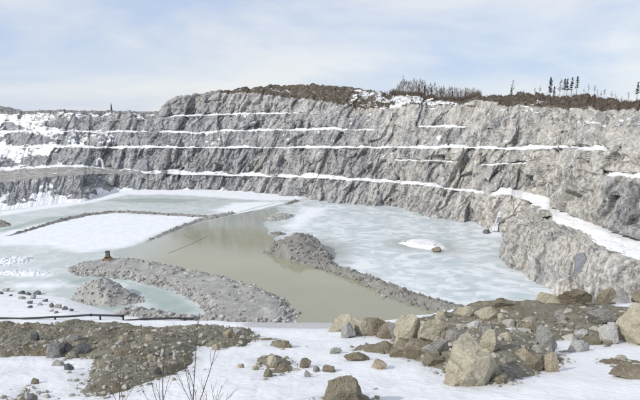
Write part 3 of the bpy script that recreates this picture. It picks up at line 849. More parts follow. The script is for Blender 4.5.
def heap(name, poly, height, width, mat, seed, res=0.55, rough=0.5, nstones=300, smin=0.15, smax=0.55, top=None, stone_mat=None, label=None, cat=None, kind=None, group=None, peak=None, edge_only=False):
    """a heap of rock waste: body with an uneven surface and stones lying on it"""
    poly = np.asarray(poly); lo = poly.min(0) - 2.5; hi = poly.max(0) + 2.5
    xs = np.arange(lo[0], hi[0], res); ys = np.arange(lo[1], hi[1], res)
    X, Y = np.meshgrid(xs, ys); p = np.stack([X.ravel(), Y.ravel()], -1)
    p3 = np.concatenate([p, np.zeros((len(p), 1))], 1)
    def H(q):
        q3 = np.concatenate([q, np.zeros((len(q), 1))], 1)
        sd = sdf(q, poly) + 0.9 * fbm(q3 / 4.0, 3, seed)
        if peak is None:
            h = height * np.clip(smooth(0, width, sd), 0, 1)
        else:
            c = np.array(peak[0]); e = np.array(peak[1])
            dd = np.linalg.norm((q - c) / e, axis=1)
            h = height * np.maximum(0, 1 - dd) ** 1.15 * smooth(-0.5, 2.5, sd) + 0.9 * smooth(0, 2.0, sd)
        h = h * (1 + 0.28 * fbm(q3 / 5, 3, seed + 3)) + rough * (0.35 * fbm(q3 / 2.2, 3, seed + 1) + 0.28 * facets(q3 / 1.5, seed + 2, 1.1)) * smooth(0, 1.2, sd)
        return np.where(sd > -0.2, h, -0.4), sd
    h, sd = H(p)
    F = grid_faces(len(ys), len(xs))
    F = F[(sd[F] > -1.6).any(1)]
    used = np.unique(F); mp = np.full(len(p), -1); mp[used] = np.arange(len(used))
    vv = np.stack([p[used, 0], p[used, 1], h[used]], -1)
    r = np.random.default_rng(seed)
    o = link(name, mesh_np(name, vv, mp[F], mat, dict(tint=np.clip(0.45 + 0.3 * fbm(vv / 2.0, 2, seed), 0, 1))), label=label, cat=cat, kind=kind, group=group)
    pts = []
    while len(pts) < nstones:
        q = r.uniform(lo, hi, (nstones * 4, 2)); hh, ss = H(q)
        ok = ss > -0.4
        if edge_only: ok &= (ss < edge_only) | (r.random(len(q)) < 0.05)
        q, hh = q[ok], hh[ok]
        pts += [(a[0], a[1], max(b, 0.02)) for a, b in zip(q, hh)]
    pts = np.array(pts[:nstones])
    sizes = smin * .7 + (smax * 1.15 - smin * .7) * r.random(nstones) ** 3.2
    scatter(pts, sizes, stone_mat or mat, 'rubble', o, seed=seed + 9)
    return o, H

CAUSE = [(68, 269), (80, 264.5), (96, 261.5), (112, 258.5), (134, 260), (152, 263), (180, 268.5), (220, 277), (255, 287), (284, 300), (296, 312), (294, 322), (280, 330), (230, 330), (180, 325), (196, 320), (205, 313), (200, 305), (185, 296), (160, 286), (130, 280), (100, 277.5), (76, 274.5)]
heap('gravel_causeway', poly_lake(CAUSE), 1.5, 4.0, M_GREYRUB, 11, 0.5, 0.14, 2600, 0.14, 0.70, kind='structure', edge_only=3.2)
heap('rubble_pile', poly_lake([(70, 300), (80, 292), (100, 287), (120, 290), (140, 297), (144, 302), (112, 306), (84, 305)]), 4.2, 5, M_GREYRUB, 12, 0.5, 0.6, 420, 0.16, 0.6,
     label='tall cone of grey rubble standing in the ice in front of the causeway', cat='rubble pile', peak=(lake(103, 297.5), (9.5, 9.0)))
heap('rubble_pile', poly_lake([(108, 318), (122, 311), (142, 308), (165, 313), (202, 318), (200, 326), (150, 328), (112, 326)]), 2.0, 4, M_GREYRUB, 13, 0.5, 0.7, 520, 0.18, 0.75,
     label='low sprawling bank of pale grey rubble right behind the black pipe', cat='rubble pile')
heap('rubble_pile', poly_lake([(264, 252), (275, 247), (292, 244), (318, 247), (330, 256), (338, 266), (318, 269), (300, 264), (280, 258)]), 6.2, 5, M_DARKRUB, 14, 0.5, 0.6, 620, 0.16, 0.6,
     label='dark grey conical rubble mound between the brown pond and the ice', cat='rubble pile', peak=(lake(301, 252.5), (15, 13)))
def strip(line, w):
    """outline of a ridge that follows a line"""
    L = poly_lake(line); n = len(L); w = np.broadcast_to(np.asarray(w, float), (n,))
    a, b = [], []
    for i in range(n):
        t = L[min(i + 1, n - 1)] - L[max(i - 1, 0)]; t = t / np.linalg.norm(t); nn = np.array([-t[1], t[0]])
        a.append(L[i] + nn * w[i] / 2); b.append(L[i] - nn * w[i] / 2)
    return np.array(a + b[::-1])
heap('rubble_berm', strip([(312, 263), (335, 270), (360, 279), (385, 289), (410, 299), (440, 308), (470, 315)], [5, 5, 5.5, 6, 6, 6, 6]), 1.7, 2.4, M_DARKRUB, 15, 0.5, 0.5, 800, 0.16, 0.6,
     label='long grey rubble ridge dividing the brown pond from the streaked ice', cat='rubble ridge')
heap('rubble_berm', strip([(8, 236), (30, 230), (50, 223.5), (68, 219), (85, 215.2), (115, 212), (135, 212.6), (160, 214), (190, 215.8), (206, 216.4)], [1.6, 2.4, 3, 4.2, 4.2, 3.8, 3, 3, 3.2, 3.4]), 0.7, 1.6, M_DARKRUB, 16, 0.5, 0.5, 520, 0.15, 0.55,
     label='thin line of dark stones along the upper edge of the white snowfield', cat='rubble ridge')
heap('rubble_berm', strip([(146, 242), (158, 236.5), (170, 231.5), (184, 226), (197, 221.5), (210, 218), (222, 215.6), (234, 213)], [1.6, 2.2, 2.6, 2.8, 3.6, 5.5, 6, 3]), 0.8, 1.5, M_GREYRUB, 17, 0.5, 0.5, 420, 0.15, 0.5,
     label='short bank of grey stones between the snowfield and the brown pond', cat='rubble ridge')
heap('rubble_pile', poly_lake([(264, 218), (276, 214.5), (292, 213.5), (295, 217), (284, 220), (270, 222)]), 0.9, 3, M_GREYRUB, 18, 0.5, 0.5, 170, 0.15, 0.5,
     label='low whitish spit of stones at the far end of the brown pond', cat='rubble pile')
heap('rubble_pile', poly_lake([(270, 233), (281, 231.5), (286, 234), (274, 237)]), 0.6, 2, M_DARKRUB, 19, 0.4, 0.4, 60, 0.15, 0.4,
     label='tiny stony islet just left of the top of the dark mound', cat='rubble pile')
heap('rubble_pile', poly_lake([(284, 204), (292, 200.8), (300, 199.8), (297, 202.5), (288, 205)]), 0.8, 2, M_DARKRUB, 20, 0.4, 0.4, 60, 0.15, 0.5,
     label='small dark stone bar at the far shore where the ice track begins', cat='rubble pile')
heap('ice_rubble', poly_lake([(0, 258), (12, 256.5), (32, 258), (29, 262), (12, 264.5), (0, 265)]), 0.5, 1.5, M_ICECHUNK, 21, 0.45, 0.6, 170, 0.15, 0.6,
     label='upper band of jumbled white ice blocks at the left edge of the lake', cat='broken ice')
heap('ice_rubble', poly_lake([(0, 271.5), (25, 270.5), (50, 272.5), (56, 275), (30, 276.5), (0, 275)]), 0.5, 1.5, M_ICECHUNK, 22, 0.45, 0.6, 190, 0.12, 0.5,
     label='lower band of jumbled white ice blocks left of the causeway end', cat='broken ice')
heap('rubble_pile', poly_lake([(-20, 223), (0, 221.5), (10, 223), (11, 226), (0, 227.5), (-20, 228)]), 1.2, 2, M_DARKRUB, 23, 0.45, 0.5, 90, 0.2, 0.7,
     label='small dark rocky spit reaching in from the left edge of the photo', cat='rubble pile')

# ------------------------------------------------------------------ foreground: gravelly slope and the snow lying on it
A0, A1 = 3.0, 0.34
def Dfore(py): return A0 / np.maximum(tan_dep(py) - A1, 1e-3)
lip_px = [-320, 0, 60, 120, 190, 225, 255, 300, 330, 380, 405, 430, 455, 480, 520, 580, 640, 960]
lip_D = [31, 31, 31, 30.5, 29.5, 28.5, 28, 27.6, 27.6, 29, 31, 34, 39, 44, 47, 48, 48, 48]
def zbase(x, D):
    px = 320 + x / np.maximum(D, .5) * FPX * 0.93
    dl = np.interp(px, lip_px, lip_D)
    z = CAM_H - A0 - A1 * D
    over = np.maximum(D - dl, 0)
    wl = smooth(215, 140, px)
    steep = 1.15 * np.maximum(over - 1.5, 0) + 0.2 * over ** 1.5 * np.exp(-over / 3.)
    zr = z - steep
    # left: the slope runs out on a snowy bank above the shore
    zl = np.interp(D, [0, 31, 42, 56, 74, 92, 110, 128, 135], [45, 34.2, 29.2, 23.0, 15.3, 8.1, 4.2, 0.1, -3.0])
    zl = np.where(D < dl, z, np.minimum(z, zl))
    # shore swings towards the camera to the right
    zl = zl - np.maximum(0, (D - np.interp(px, [0, 50, 70, 90, 125, 190], [100, 97, 94, 88, 80, 76]))) * np.interp(px, [0, 70, 120], [0.0, .05, .12])
    return wl * zl + (1 - wl) * zr

def fp(pts):
    out = []
    for q in pts:
        d = q[2] if len(q) == 3 else float(Dfore(q[1]))
        out.append(Pz(q[0], d, CAM_H - A0 - A1 * d)[:2])
    return np.array(out)

# (px, py) on the near slope; a third number is the distance where the edge lies over the brow
SOILS = [
    [(-200, 322, 28), (0, 321, 27.5), (16, 321, 27.5), (28, 328, 25.5), (52, 331, 23.5), (66, 323, 25), (82, 319, 25.4), (104, 319, 25.4), (120, 322, 24.6), (160, 324, 24.2), (190, 323, 24.4), (215, 323, 24.6), (240, 325, 24.2), (255, 333, 23.6), (263, 339),
     (250, 345), (235, 347.5), (217, 350), (202, 346), (197, 353), (198, 362), (190, 372), (170, 378.5), (150, 385), (126, 394.5), (108, 396), (90, 396.5), (67, 394), (75, 385), (86, 370), (93, 361), (80, 358.5), (60, 360.5), (45, 356), (20, 355.5), (0, 357), (-200, 362)],
    [(3, 401), (15, 391), (30, 385.5), (42, 391), (47, 399), (40, 415), (0, 415)],
    [(255, 339), (275, 338.5), (290, 343), (297, 346.5), (285, 349), (268, 346)],
    [(256, 357), (265, 355), (285, 356), (297, 363), (301, 369), (290, 373.5), (276, 374.5), (265, 379), (262, 370), (256, 362)],
    [(338, 331), (352, 329), (372, 329), (388, 329), (400, 325, 28), (416, 320, 30), (440, 318, 33), (460, 308, 38), (478, 304, 42), (500, 300, 45), (530, 298, 47), (580, 296, 47), (640, 296, 47), (900, 296, 47), (900, 345), (640, 344.5), (623, 341.5),
     (612, 347), (592, 349), (575, 350), (560, 353), (567, 360), (560, 367), (528, 377.5), (520, 383.5), (505, 389), (488, 388), (470, 384), (445, 377), (432, 369), (410, 360), (392, 356), (386, 350), (400, 343), (392, 337), (368, 337), (350, 337)],
    [(342, 351), (352, 346.5), (375, 346), (405, 346), (405, 353), (380, 352.5), (360, 352)],
    [(308, 415), (322, 396), (340, 386), (352, 385), (368, 393), (381, 401), (388, 415)],
    [(600, 359.5), (612, 357.5), (640, 362), (760, 366), (760, 388), (640, 378), (622, 369)],
]
HOLES = [[(606, 307), (618, 303.5), (640, 302.5), (800, 302), (800, 311), (640, 312), (612, 311)], [(493, 330), (515, 328), (516, 332.5), (499, 335)], [(556, 342), (575, 340), (604, 345), (590, 350), (558, 351)],
         [(150, 333.5), (166, 332.5), (176, 335), (160, 337)]]
SOIL_P = [fp(q) for q in SOILS]; HOLE_P = [fp(q) for q in HOLES]
def soil_sd(q):
    q3 = np.concatenate([q, np.zeros((len(q), 1))], 1)
    sd = np.full(len(q), -50.)
    for k, pp in enumerate(SOIL_P):
        wd = 0.72 if k in (0, 4) else 1.0
        sd = np.maximum(sd, sdf(q, pp))
    for pp in HOLE_P: sd = np.minimum(sd, -sdf(q, pp))
    return sd + 0.26 * fbm(q3 / 1.6, 4, 201) + 0.20 * fbm(q3 / 0.42, 3, 205)
BUMPS = [  # (px, D, radius x, radius y, height)
    (100, 23.5, 3.4, 2.0, 0.22), (215, 23.5, 2.2, 1.4, 0.10), (130, 19, 2.6, 3.0, 0.30), (275, 18.5, 1.0, 1.0, 0.25), (480, 16, 2.6, 2.0, 0.5), (470, 38, 4, 4, 0.3), (540, 34, 5, 5, 0.45), (520, 19, 2.2, 2.0, .3),
    (350, 11.2, .8, .6, 0.2), (25, 11.5, .6, .6, 0.12), (420, 21, 2.6, 2.0, .45), (600, 40, 5, 5, .4), (40, 23, 4, 2, .15)]
BP = [(Pz(a, d, CAM_H - A0 - A1 * d)[:2], rx, ry, h) for a, d, rx, ry, h in BUMPS]
def z_soil(q, fine=True):
    z = zbase(q[:, 0], q[:, 1])
    sd = soil_sd(q)
    q3 = np.concatenate([q, np.zeros((len(q), 1))], 1)
    far = np.clip(q[:, 1] / 24.0, 0.4, 1.0)
    z = z - 0.32 + (0.36 + 0.16 * far) * smooth(-0.6, 0.7, sd)
    inside = smooth(0.0, 1.2, sd)
    for c, rx, ry, h in BP:
        d = ((q[:, 0] - c[0]) / rx) ** 2 + ((q[:, 1] - c[1]) / ry) ** 2
        z = z + h * np.exp(-d) * inside
    z = z + inside * far * (0.36 * fbm(q3 / 2.4, 3, 211) + 0.13 * fbm(q3 / .8, 3, 215))
    if fine: z = z + inside * (0.022 * facets(q3 / .45, 219, 1.0) + 0.012 * facets(q3 / .2, 221, 1.0)) * 1.0
    return z
def z_snow(q):
    q3 = np.concatenate([q, np.zeros((len(q), 1))], 1)
    z = zbase(q[:, 0], q[:, 1])
    z = z + 0.10 * fbm(q3 / np.array([3.5, 2.2, 1]), 3, 231) + 0.035 * fbm(q3 / np.array([.8, .5, 1]), 3, 235) - 0.03 * np.clip(fbm(q3 / .28, 2, 239) - .25, 0, 1)
    return z - 0.30 * smooth(0.2, 1.6, soil_sd(q))
def z_top(x, y):
    q = np.array([[x, y]], float)
    return float(max(z_soil(q, False)[0], z_snow(q)[0]))

def fan(nc, nr, d0, d1, p0=-260, p1=900):
    a = np.linspace(p0, p1, nc)
    near = d0 + (d1 - d0) * np.linspace(0, 1, nr) ** 1.7
    A, Dd = np.meshgrid((a - 320) / FPX / .93, near)
    q = np.stack([(A * Dd).ravel(), Dd.ravel()], -1)
    return q, grid_faces(nr, nc)
q, F = fan(1100, 330, 4.0, 64)
zz = z_soil(q)
grey = smooth(.7, .2, np.abs((320 + q[:, 0] / q[:, 1] * FPX * .93) - 5) / 40) * smooth(23, 25.5, q[:, 1])
link('ground', mesh_np('ground', np.stack([q[:, 0], q[:, 1], zz], -1), F, M_SOIL, dict(grey=grey)), kind='structure')
q, F = fan(640, 300, 1.0, 138)
zz = z_snow(q)
pxq = 320 + q[:, 0] / q[:, 1] * FPX * .93
wet = smooth(23.6, 26.5, q[:, 1]) * smooth(225, 262, pxq) * smooth(352, 322, pxq) * 1.25
wet = np.maximum(wet, .55 * smooth(-0.9, 0.0, soil_sd(q)))
link('snow', mesh_np('snow', np.stack([q[:, 0], q[:, 1], zz], -1), F, M_SNOW, dict(wet=wet), flat=False), kind='structure')
# the bank the photographer stands on, carried on behind and to the sides
bx = [(-260, -160), (260, -160), (260, 3.5), (-260, 3.5)]
link('snow_bank', mesh_np('snow_bank', [(a, b, CAM_H - A0 - A1 * b - 0.5 if b > 0 else CAM_H - A0 + 0.2) for a, b in bx], [(0, 1, 2, 3)], M_SNOW, dict(wet=[0, 0, 0, 0])), kind='structure')

# loose stones lying on the soil (too many and too small to pick apart)
r = np.random.default_rng(55)
pts, sizes = [], []
while len(pts) < 4600:
    px = r.uniform(-10, 660, 4000); py = r.uniform(318, 402, 4000)
    d = Dfore(py); d = np.where(d > 58, 0, d)
    far_ok = d > 0
    xy = np.stack([(px - 320) / FPX / .93 * d, d], -1)[far_ok]
    s = soil_sd(xy)
    keep = (s > -0.05) | ((s > -0.5) & (r.random(len(s)) < .05))
    xy = xy[keep]
    z = np.maximum(z_soil(xy, False), z_snow(xy))
    for a, zq in zip(xy, z): pts.append((a[0], a[1], zq))
pts = np.array(pts)[r.permutation(len(pts))[:4600]]
sizes = (0.012 + 0.12 * r.random(len(pts)) ** 4.5) * np.clip(pts[:, 1] / 18, .7, 2.2)
scatter(pts, sizes, M_LOOSE, 'loose_stones', None, seed=56, sub=2)

# broken rock sunk in the rubble slope on the right and on the left mound
def broken(n, x0, x1, y0, y1, smin, smax, seed, mat, name):
    r = np.random.default_rng(seed); P_ = []
    while len(P_) < n:
        px = r.uniform(x0, x1, 900); py = r.uniform(y0, y1, 900); d = Dfore(py); ok = d < 47
        xy = np.stack([(px - 320) / FPX / .93 * d, d], -1)[ok]
        xy = xy[soil_sd(xy) > .05]
        z = z_soil(xy, False)
        P_ += [(a[0], a[1], b) for a, b in zip(xy, z)]
    P_ = np.array(P_)[r.permutation(len(P_))[:n]]
    sz = (smin + (smax - smin) * r.random(n) ** 2.5) * np.clip(P_[:, 1] / 24, .6, 1.6)
    scatter(P_, sz, mat, name, sub=3, seed=seed, squash=(.45, .9))
broken(240, 380, 660, 305, 390, .10, .42, 71, M_LOOSE, 'broken_rock')
broken(40, 0, 260, 325, 392, .08, .26, 72, M_LOOSE, 'broken_rock')

# boulders of the foreground: each a thing
bpy.context.view_layer.update()
deps = bpy.context.evaluated_depsgraph_get()
def bvh(o):
    return BVHTree.FromObject(o, deps)
bv_snow = bvh(bpy.data.objects['snow']); bv_ground = bvh(bpy.data.objects['ground']); bv_terr = bvh(terrain)
cam_o = Vector((0, 0, CAM_H))
def ray(px, py):
    a = P(px, py, 1.0); return (Vector(a) - cam_o).normalized()
def stand(px, py):
    hs = [b_.ray_cast(cam_o, ray(px, py)) for b_ in (bv_snow, bv_ground)]
    hs = [h for h in hs if h[0] is not None]
    return min(hs, key=lambda h: h[3])[0] if hs else None

def boulder(name, px, py, w, h, tone, label, seed, depth=1.0, D=None, yaw=None, sub=4, planes=13, tilt=(0, 0), group=None, sink=0.48, cat='boulder', rough=.065):
    hit = None
    for k_ in range(14):
        hit = stand(px, py + k_)
        if hit is not None and hit.y < 60: break
    if hit is None or hit.y > 60:
        d = float(Dfore(py)) if D is None else D
        x, y, _ = Pz(px, d, CAM_H - A0 - A1 * d)
        hit = Vector((x, y, z_top(x, y)))
    m = hit.y / FPX / CP
    sx, hz = w * m / 2 * 1.06, h * m * 1.18
    ry = sx * depth
    x, y = hit.x * (hit.y + ry * .6) / hit.y, hit.y + ry * .6
    zb = hit.z - 0.03
    v, f = rock_shape(seed, sub, planes, rough)
    v = v * np.array([sx, ry, hz / 2 * (1 + sink)])
    me = mesh_np(name, v, f, ROCKMAT[tone], None, flat=True)
    rr = np.random.default_rng(seed)
    return link(name, me, None, (x, y, zb + hz * (1 - sink) / 2), (tilt[0], tilt[1], rr.uniform(-.25, .25) if yaw is None else yaw), label, cat, group)
BO = [
 # px, base y, width, height, tone, label, extra
 (346, 338, 20, 17, 'grey', 'grey boulder with shaded right side alone on snow by the brown water', dict(depth=.8)),
 (346, 331.5, 36, 14, 'cream', 'wide cream rock at left end of the boulder row along the water edge', dict(depth=.5)),
 (373, 334, 30, 15, 'brown', 'brownish crumbly rock in the boulder row beside the wide cream rock', dict(depth=.6)),
 (397, 340, 24, 24, 'grey', 'upright grey slab leaning against the left flank of the peaked cream boulder', dict(depth=.35, tilt=(.15, -.35))),
 (408, 348, 34, 33, 'cream', 'peaked cream boulder rising behind the slanted smooth grey slab', dict(depth=.7, sub=5)),
 (431, 344, 30, 24, 'cream', 'cream block on the right shoulder of the peaked cream boulder', dict(depth=.7, sub=5)),
 (420, 357, 34, 16, 'brown', 'broken brown rock at the front foot of the peaked cream boulder', dict(depth=.6)),
 (436, 356, 26, 21, 'grey', 'slanted smooth grey slab leaning on front of the peaked cream boulder', dict(depth=.3, tilt=(.2, .5))),
 (472, 385, 68, 50, 'cream', 'biggest cream boulder with a craggy face at the snow edge', dict(depth=.75, sub=5, planes=14, rough=.075, sink=.6, yaw=.15)),
 (387, 353, 44, 9, 'brown', 'long low brown rock lying under the upright grey slab', dict(depth=.4)),
 (357, 361, 27, 9, 'brown', 'flat brown rock poking from snow left of the tan wedge stone', dict(depth=.5)),
 (378, 369, 18, 9, 'tan', 'small tan wedge shaped stone alone on the snow', dict(depth=.6)),
 (334, 354, 16, 6, 'grey', 'flat grey stone in snow below the lone grey boulder', dict(depth=.6)),
 (329, 372, 14, 7, 'brown', 'small brown stone in the snow above the bottom centre rock', dict(depth=.6)),
 (344, 404, 44, 26, 'brown', 'dark brown jagged rock at the bottom centre edge', dict(depth=.6, sub=5)),
 (336, 404, 18, 20, 'cream', 'pale grey cream block set in the bottom centre rock', dict(depth=.5, tilt=(0, .3))),
 (546, 351, 26, 22, 'grey', 'rounded light grey boulder on brown soil with pale slabs at its right', dict(depth=.7)),
 (577, 352, 32, 11, 'pale', 'long pale slab lying at right foot of the rounded light grey boulder', dict(depth=.35, tilt=(0, .12))),
 (582, 338, 18, 9, 'pale', 'white angular slab tilted up above the long pale slab', dict(depth=.5, tilt=(.2, -.2))),
 (607, 341, 20, 18, 'pale', 'whitish broken block just left of the big olive boulder at the right edge', dict(depth=.7)),
 (592, 345, 30, 8, 'brown', 'flat brown slab under the white tilted slab', dict(depth=.4, tilt=(0, .2))),
 (600, 324, 36, 19, 'grey', 'smooth sloping grey slab above the white broken blocks', dict(depth=.35, tilt=(.25, .25))),
 (648, 345, 70, 36, 'cream', 'big olive cream boulder cut by the right edge of the photo', dict(depth=.6, sub=5)),
 (640, 379, 64, 15, 'brown', 'low brown ledge in the snow at lower right corner', dict(depth=.35, sub=5)),
 (522, 358, 17, 10, 'tan', 'rounded tan stone right of the biggest boulder', dict(depth=.7)),
 (552, 372, 16, 20, 'tan', 'tan upright slab at the tip of the brown soil in the snow', dict(depth=.5, tilt=(0, -.2))),
 (53, 358, 15, 15, 'grey', 'light grey block beside the dark stones on the left slope', dict(depth=.8)),
 (65, 353, 13, 10, 'dark', 'blue black stone touching the light grey block', dict(depth=.7)),
 (83, 354, 18, 11, 'dark', 'wide dark grey stone right of the blue black stone', dict(depth=.6)),
 (35, 340, 9, 8, 'dark', 'small dark stone near the grey dirt at the far left', dict(depth=.7)),
 (74, 340, 16, 7, 'grey', 'flat grey slab high on the left slope above the dark stones', dict(depth=.5)),
 (58, 366, 14, 6, 'grey', 'flat grey stone on snow just below the light grey block', dict(depth=.6)),
 (69, 370, 10, 6, 'dark', 'small dark flat stone on snow at the slope foot', dict(depth=.6)),
 (36, 384, 10, 6, 'brown', 'small brown stone in snow above the lower left soil patch', dict(depth=.6)),
 (28, 400, 8, 10, 'pale', 'pale pointed stone standing on the lower left soil patch', dict(depth=.7)),
 (124, 343, 12, 8, 'tan', 'orange tan stone high on the left soil mound', dict(depth=.7)),
 (163, 357, 8, 9, 'pale', 'pale cream block on the left soil mound', dict(depth=.8)),
 (152, 360, 10, 6, 'cream', 'flat cream stone left of the pale cream block on the mound', dict(depth=.7)),
 (175, 358, 7, 7, 'pale', 'rounded pale stone right of the pale cream block on the mound', dict(depth=.8)),
 (158, 374, 9, 8, 'dark', 'dark stone near the lower edge of the left soil mound', dict(depth=.8)),
 (150, 341, 9, 7, 'cream', 'cream stone below the small snow patch on the left mound', dict(depth=.8)),
 (228, 338, 10, 8, 'tan', 'rusty tan stone on the rounded soil hump', dict(depth=.7)),
 (237, 335, 10, 7, 'pale', 'pale grey stone on top of the rounded soil hump', dict(depth=.7)),
 (217, 350, 10, 6, 'tan', 'pinkish stone at the lower edge of the rounded soil hump', dict(depth=.7)),
 (273, 366, 13, 12, 'cream', 'cream stone on top of the small soil islet in snow', dict(depth=.8)),
 (285, 372, 16, 9, 'brown', 'brown lump on the front of the small soil islet', dict(depth=.7)),
 (268, 377, 10, 9, 'brown', 'dark brown stone at the lower tip of the small soil islet', dict(depth=.7)),
 (304, 368, 15, 8, 'brown', 'brown stone just right of the small soil islet', dict(depth=.7)),
 (308, 377, 9, 6, 'grey', 'grey flat stone below the brown stone by the soil islet', dict(depth=.7)),
 (316, 372, 8, 7, 'grey', 'grey pebble like stone furthest right of the soil islet', dict(depth=.8)),
 (256, 370, 8, 7, 'cream', 'small cream stone touching the left side of the soil islet', dict(depth=.8)),
 (241, 368, 7, 5, 'tan', 'tiny tan stone alone on snow left of the soil islet', dict(depth=.8)),
 (284, 348, 18, 8, 'brown', 'low brown rock at the end of the soil tongue in the snow', dict(depth=.5)),
 (578, 303, 42, 13, 'brown', 'long olive brown ledge on the brow below the pale bluff', dict(depth=.4)),
 (604, 302, 22, 13, 'brown', 'blocky brown rock next to the long ledge on the brow', dict(depth=.6)),
 (621, 300, 20, 15, 'grey', 'dark grey cracked block on the brow near the snow patch', dict(depth=.6)),
 (640, 299, 20, 12, 'brown', 'brown rock on the brow at the right edge', dict(depth=.6)),
 (548, 303, 24, 9, 'cream', 'pale low rock at left end of the long brow ledge', dict(depth=.5)),
 (466, 316, 24, 10, 'cream', 'cream slab on the brow above the biggest boulder', dict(depth=.5)),
 (489, 319, 30, 11, 'cream', 'broad cream brow slab right of its smaller neighbour', dict(depth=.5)),
 (500, 307, 24, 9, 'brown', 'flat brown rock at the top of the rubble brow', dict(depth=.5)),
 (502, 322, 10, 9, 'cream', 'small upright cream stone below the broad cream slab', dict(depth=.8)),
 (474, 328, 14, 7, 'pale', 'white stone just above the biggest boulder', dict(depth=.7)),
 (488, 335, 15, 10, 'grey', 'blue grey stone at upper right of the biggest boulder', dict(depth=.7)),
 (441, 320, 13, 8, 'cream', 'cream stone behind the peaked cream boulder', dict(depth=.7)),
 (505, 340, 12, 8, 'cream', 'flat cream stone beside the little snow strip in the rubble', dict(depth=.7)),
 (530, 331, 14, 8, 'brown', 'brown angular stone in the middle of the soil slope', dict(depth=.7)),
 (362, 333, 26, 15, 'cream', 'cream rock wedged between the wide cream rock and the brownish crumbly rock', dict(depth=.5)),
 (386, 339, 20, 17, 'brown', 'brown jagged rock left of the upright grey slab', dict(depth=.6)),
 (404, 336, 30, 20, 'cream', 'cream rock rising behind the upright grey slab', dict(depth=.6)),
 (404, 356, 32, 14, 'brown', 'low dark brown rock below the peaked cream boulder on the snow edge', dict(depth=.5)),
 (434, 366, 24, 12, 'brown', 'brown rock tucked against the left foot of the biggest boulder', dict(depth=.6)),
 (500, 384, 22, 12, 'brown', 'dark rubbly lump at the right foot of the biggest boulder', dict(depth=.6)),
 (490, 352, 26, 20, 'cream', 'tan shoulder rock rising behind the right side of the biggest boulder', dict(depth=.6)),
 (452, 342, 20, 12, 'grey', 'grey flat rock between the peaked boulder and the biggest boulder', dict(depth=.6)),
 (533, 368, 26, 14, 'brown', 'brown hump of rock at lower right of the soil slope', dict(depth=.6)),
 (560, 322, 14, 8, 'grey', 'grey angular stone near the left end of the sloping grey slab', dict(depth=.7)),
]
for i, (px, py, w, h, tone, label, kw) in enumerate(BO):
    kw = dict(kw); kw.setdefault('sub', 5 if w > 22 else 4 if w > 12 else 3)
    boulder('boulder' if w >= 12 else 'stone', px, py, w, h, tone, label, 300 + i, cat='boulder' if w >= 12 else 'stone', **kw)
# stones on the snow bank beyond the pipe
BANK = [(5.5, 291.5, 6), (11, 296, 4), (22, 294, 7), (22, 299, 6), (29, 295, 6), (37, 294.5, 7), (33.5, 298.5, 7), (30, 303.5, 6), (30, 308, 5), (40, 305, 6), (45, 301.5, 5), (52, 307, 7), (59, 308, 7), (65.5, 309.5, 6), (71, 311, 5), (51.5, 311.5, 4), (56.5, 313, 4), (1, 294, 5)]
for i, (px, py, w) in enumerate(BANK):
    hit = bv_snow.ray_cast(cam_o, ray(px, py))[0]
    if hit is None or hit.z < .05: hit = Vector((*lake(px, py), 0.05))
    d = hit.y
    v, f = rock_shape(500 + i, 3, 10, .06)
    m = d / FPX * w / 2 * 1.25
    v = v * np.array([m, m * .8, m * .62])
    link('stone', mesh_np('stone', v, f, M_DARK if i % 3 else M_GREY, None), None, (hit.x, hit.y, hit.z + m * .3), (0, 0, i * 1.3), 'dark stone scattered on the snow bank beyond the black pipe', 'stone', 'stones on the snow bank')

# stones out on the lake
def lake_stone(px, py, w, h, tone, label, seed, depth=.8):
    d = float(Dz(py)); p = lake(px, py); m = d / FPX
    v, f = rock_shape(seed, 3, 11, .06)
    v = v * np.array([w * m / 2, w * m / 2 * depth, h * m * .6])
    link('stone', mesh_np('stone', v, f, ROCKMAT[tone], None), None, (p[0], p[1], h * m * .3), None, label, 'stone')
lake_stone(437.5, 251.5, 13, 6, 'brown', 'dark brown rock at right end of the small snowy island', 601, .6)
lake_stone(487, 233, 9, 5, 'dark', 'dark stone in the ice below the white icefall', 602)
lake_stone(383, 297.5, 5, 6, 'pale', 'white stone on the water side of the dividing rubble ridge', 603)
lake_stone(389, 284.5, 5, 5, 'pale', 'pale round stone on the ice side of the rubble ridge', 604)
lake_stone(437, 300.5, 6, 4.5, 'pale', 'white block of stone near the lower end of the rubble ridge', 605)
# a low island of gravel under the snow patch
heap('gravel_islet', poly_lake([(398, 243), (412, 239.5), (432, 240.5), (443, 246), (444, 251), (430, 250), (410, 247)]), 0.7, 3, mat_snow('islet_snow', .3), 24, .5, .1, 14, .2, .5, stone_mat=M_DARKRUB,
     label='small snow covered islet in the streaked ice', cat='islet')

# slaty slab standing in the bluff face
bl = bpy.data.objects['bluff_terrain']; deps.update(); bv_bl = bvh(bl)
hit = bv_bl.ray_cast(cam_o, ray(582, 266))[0]
if hit:
    m = hit.y / FPX
    sl = MB(); w_, h_ = 12 * m, 25 * m
    sl.add([(-w_ * .5, -.6, -h_ * .55), (w_ * .25, -.9, -h_ * .35), (w_ * .55, -.5, h_ * .1), (w_ * .1, -.3, h_ * .5), (-w_ * .5, -.3, h_ * .42),
            (-w_ * .5, 2, -h_ * .55), (w_ * .25, 2, -h_ * .35), (w_ * .55, 2, h_ * .1), (w_ * .1, 2, h_ * .5), (-w_ * .5, 2, h_ * .42)],
           [(0, 1, 2, 3, 4), (9, 8, 7, 6, 5), (0, 5, 6, 1), (1, 6, 7, 2), (2, 7, 8, 3), (3, 8, 9, 4), (4, 9, 5, 0)])
    link('rock_slab', sl.mesh('rock_slab', plain('slate', (0.22, 0.228, 0.245), .7, .25, 1.2), .12), None, (hit.x, hit.y, hit.z), (0, 0, -.35), 'smooth blue grey slab face set in the pale bluff', 'rock slab')

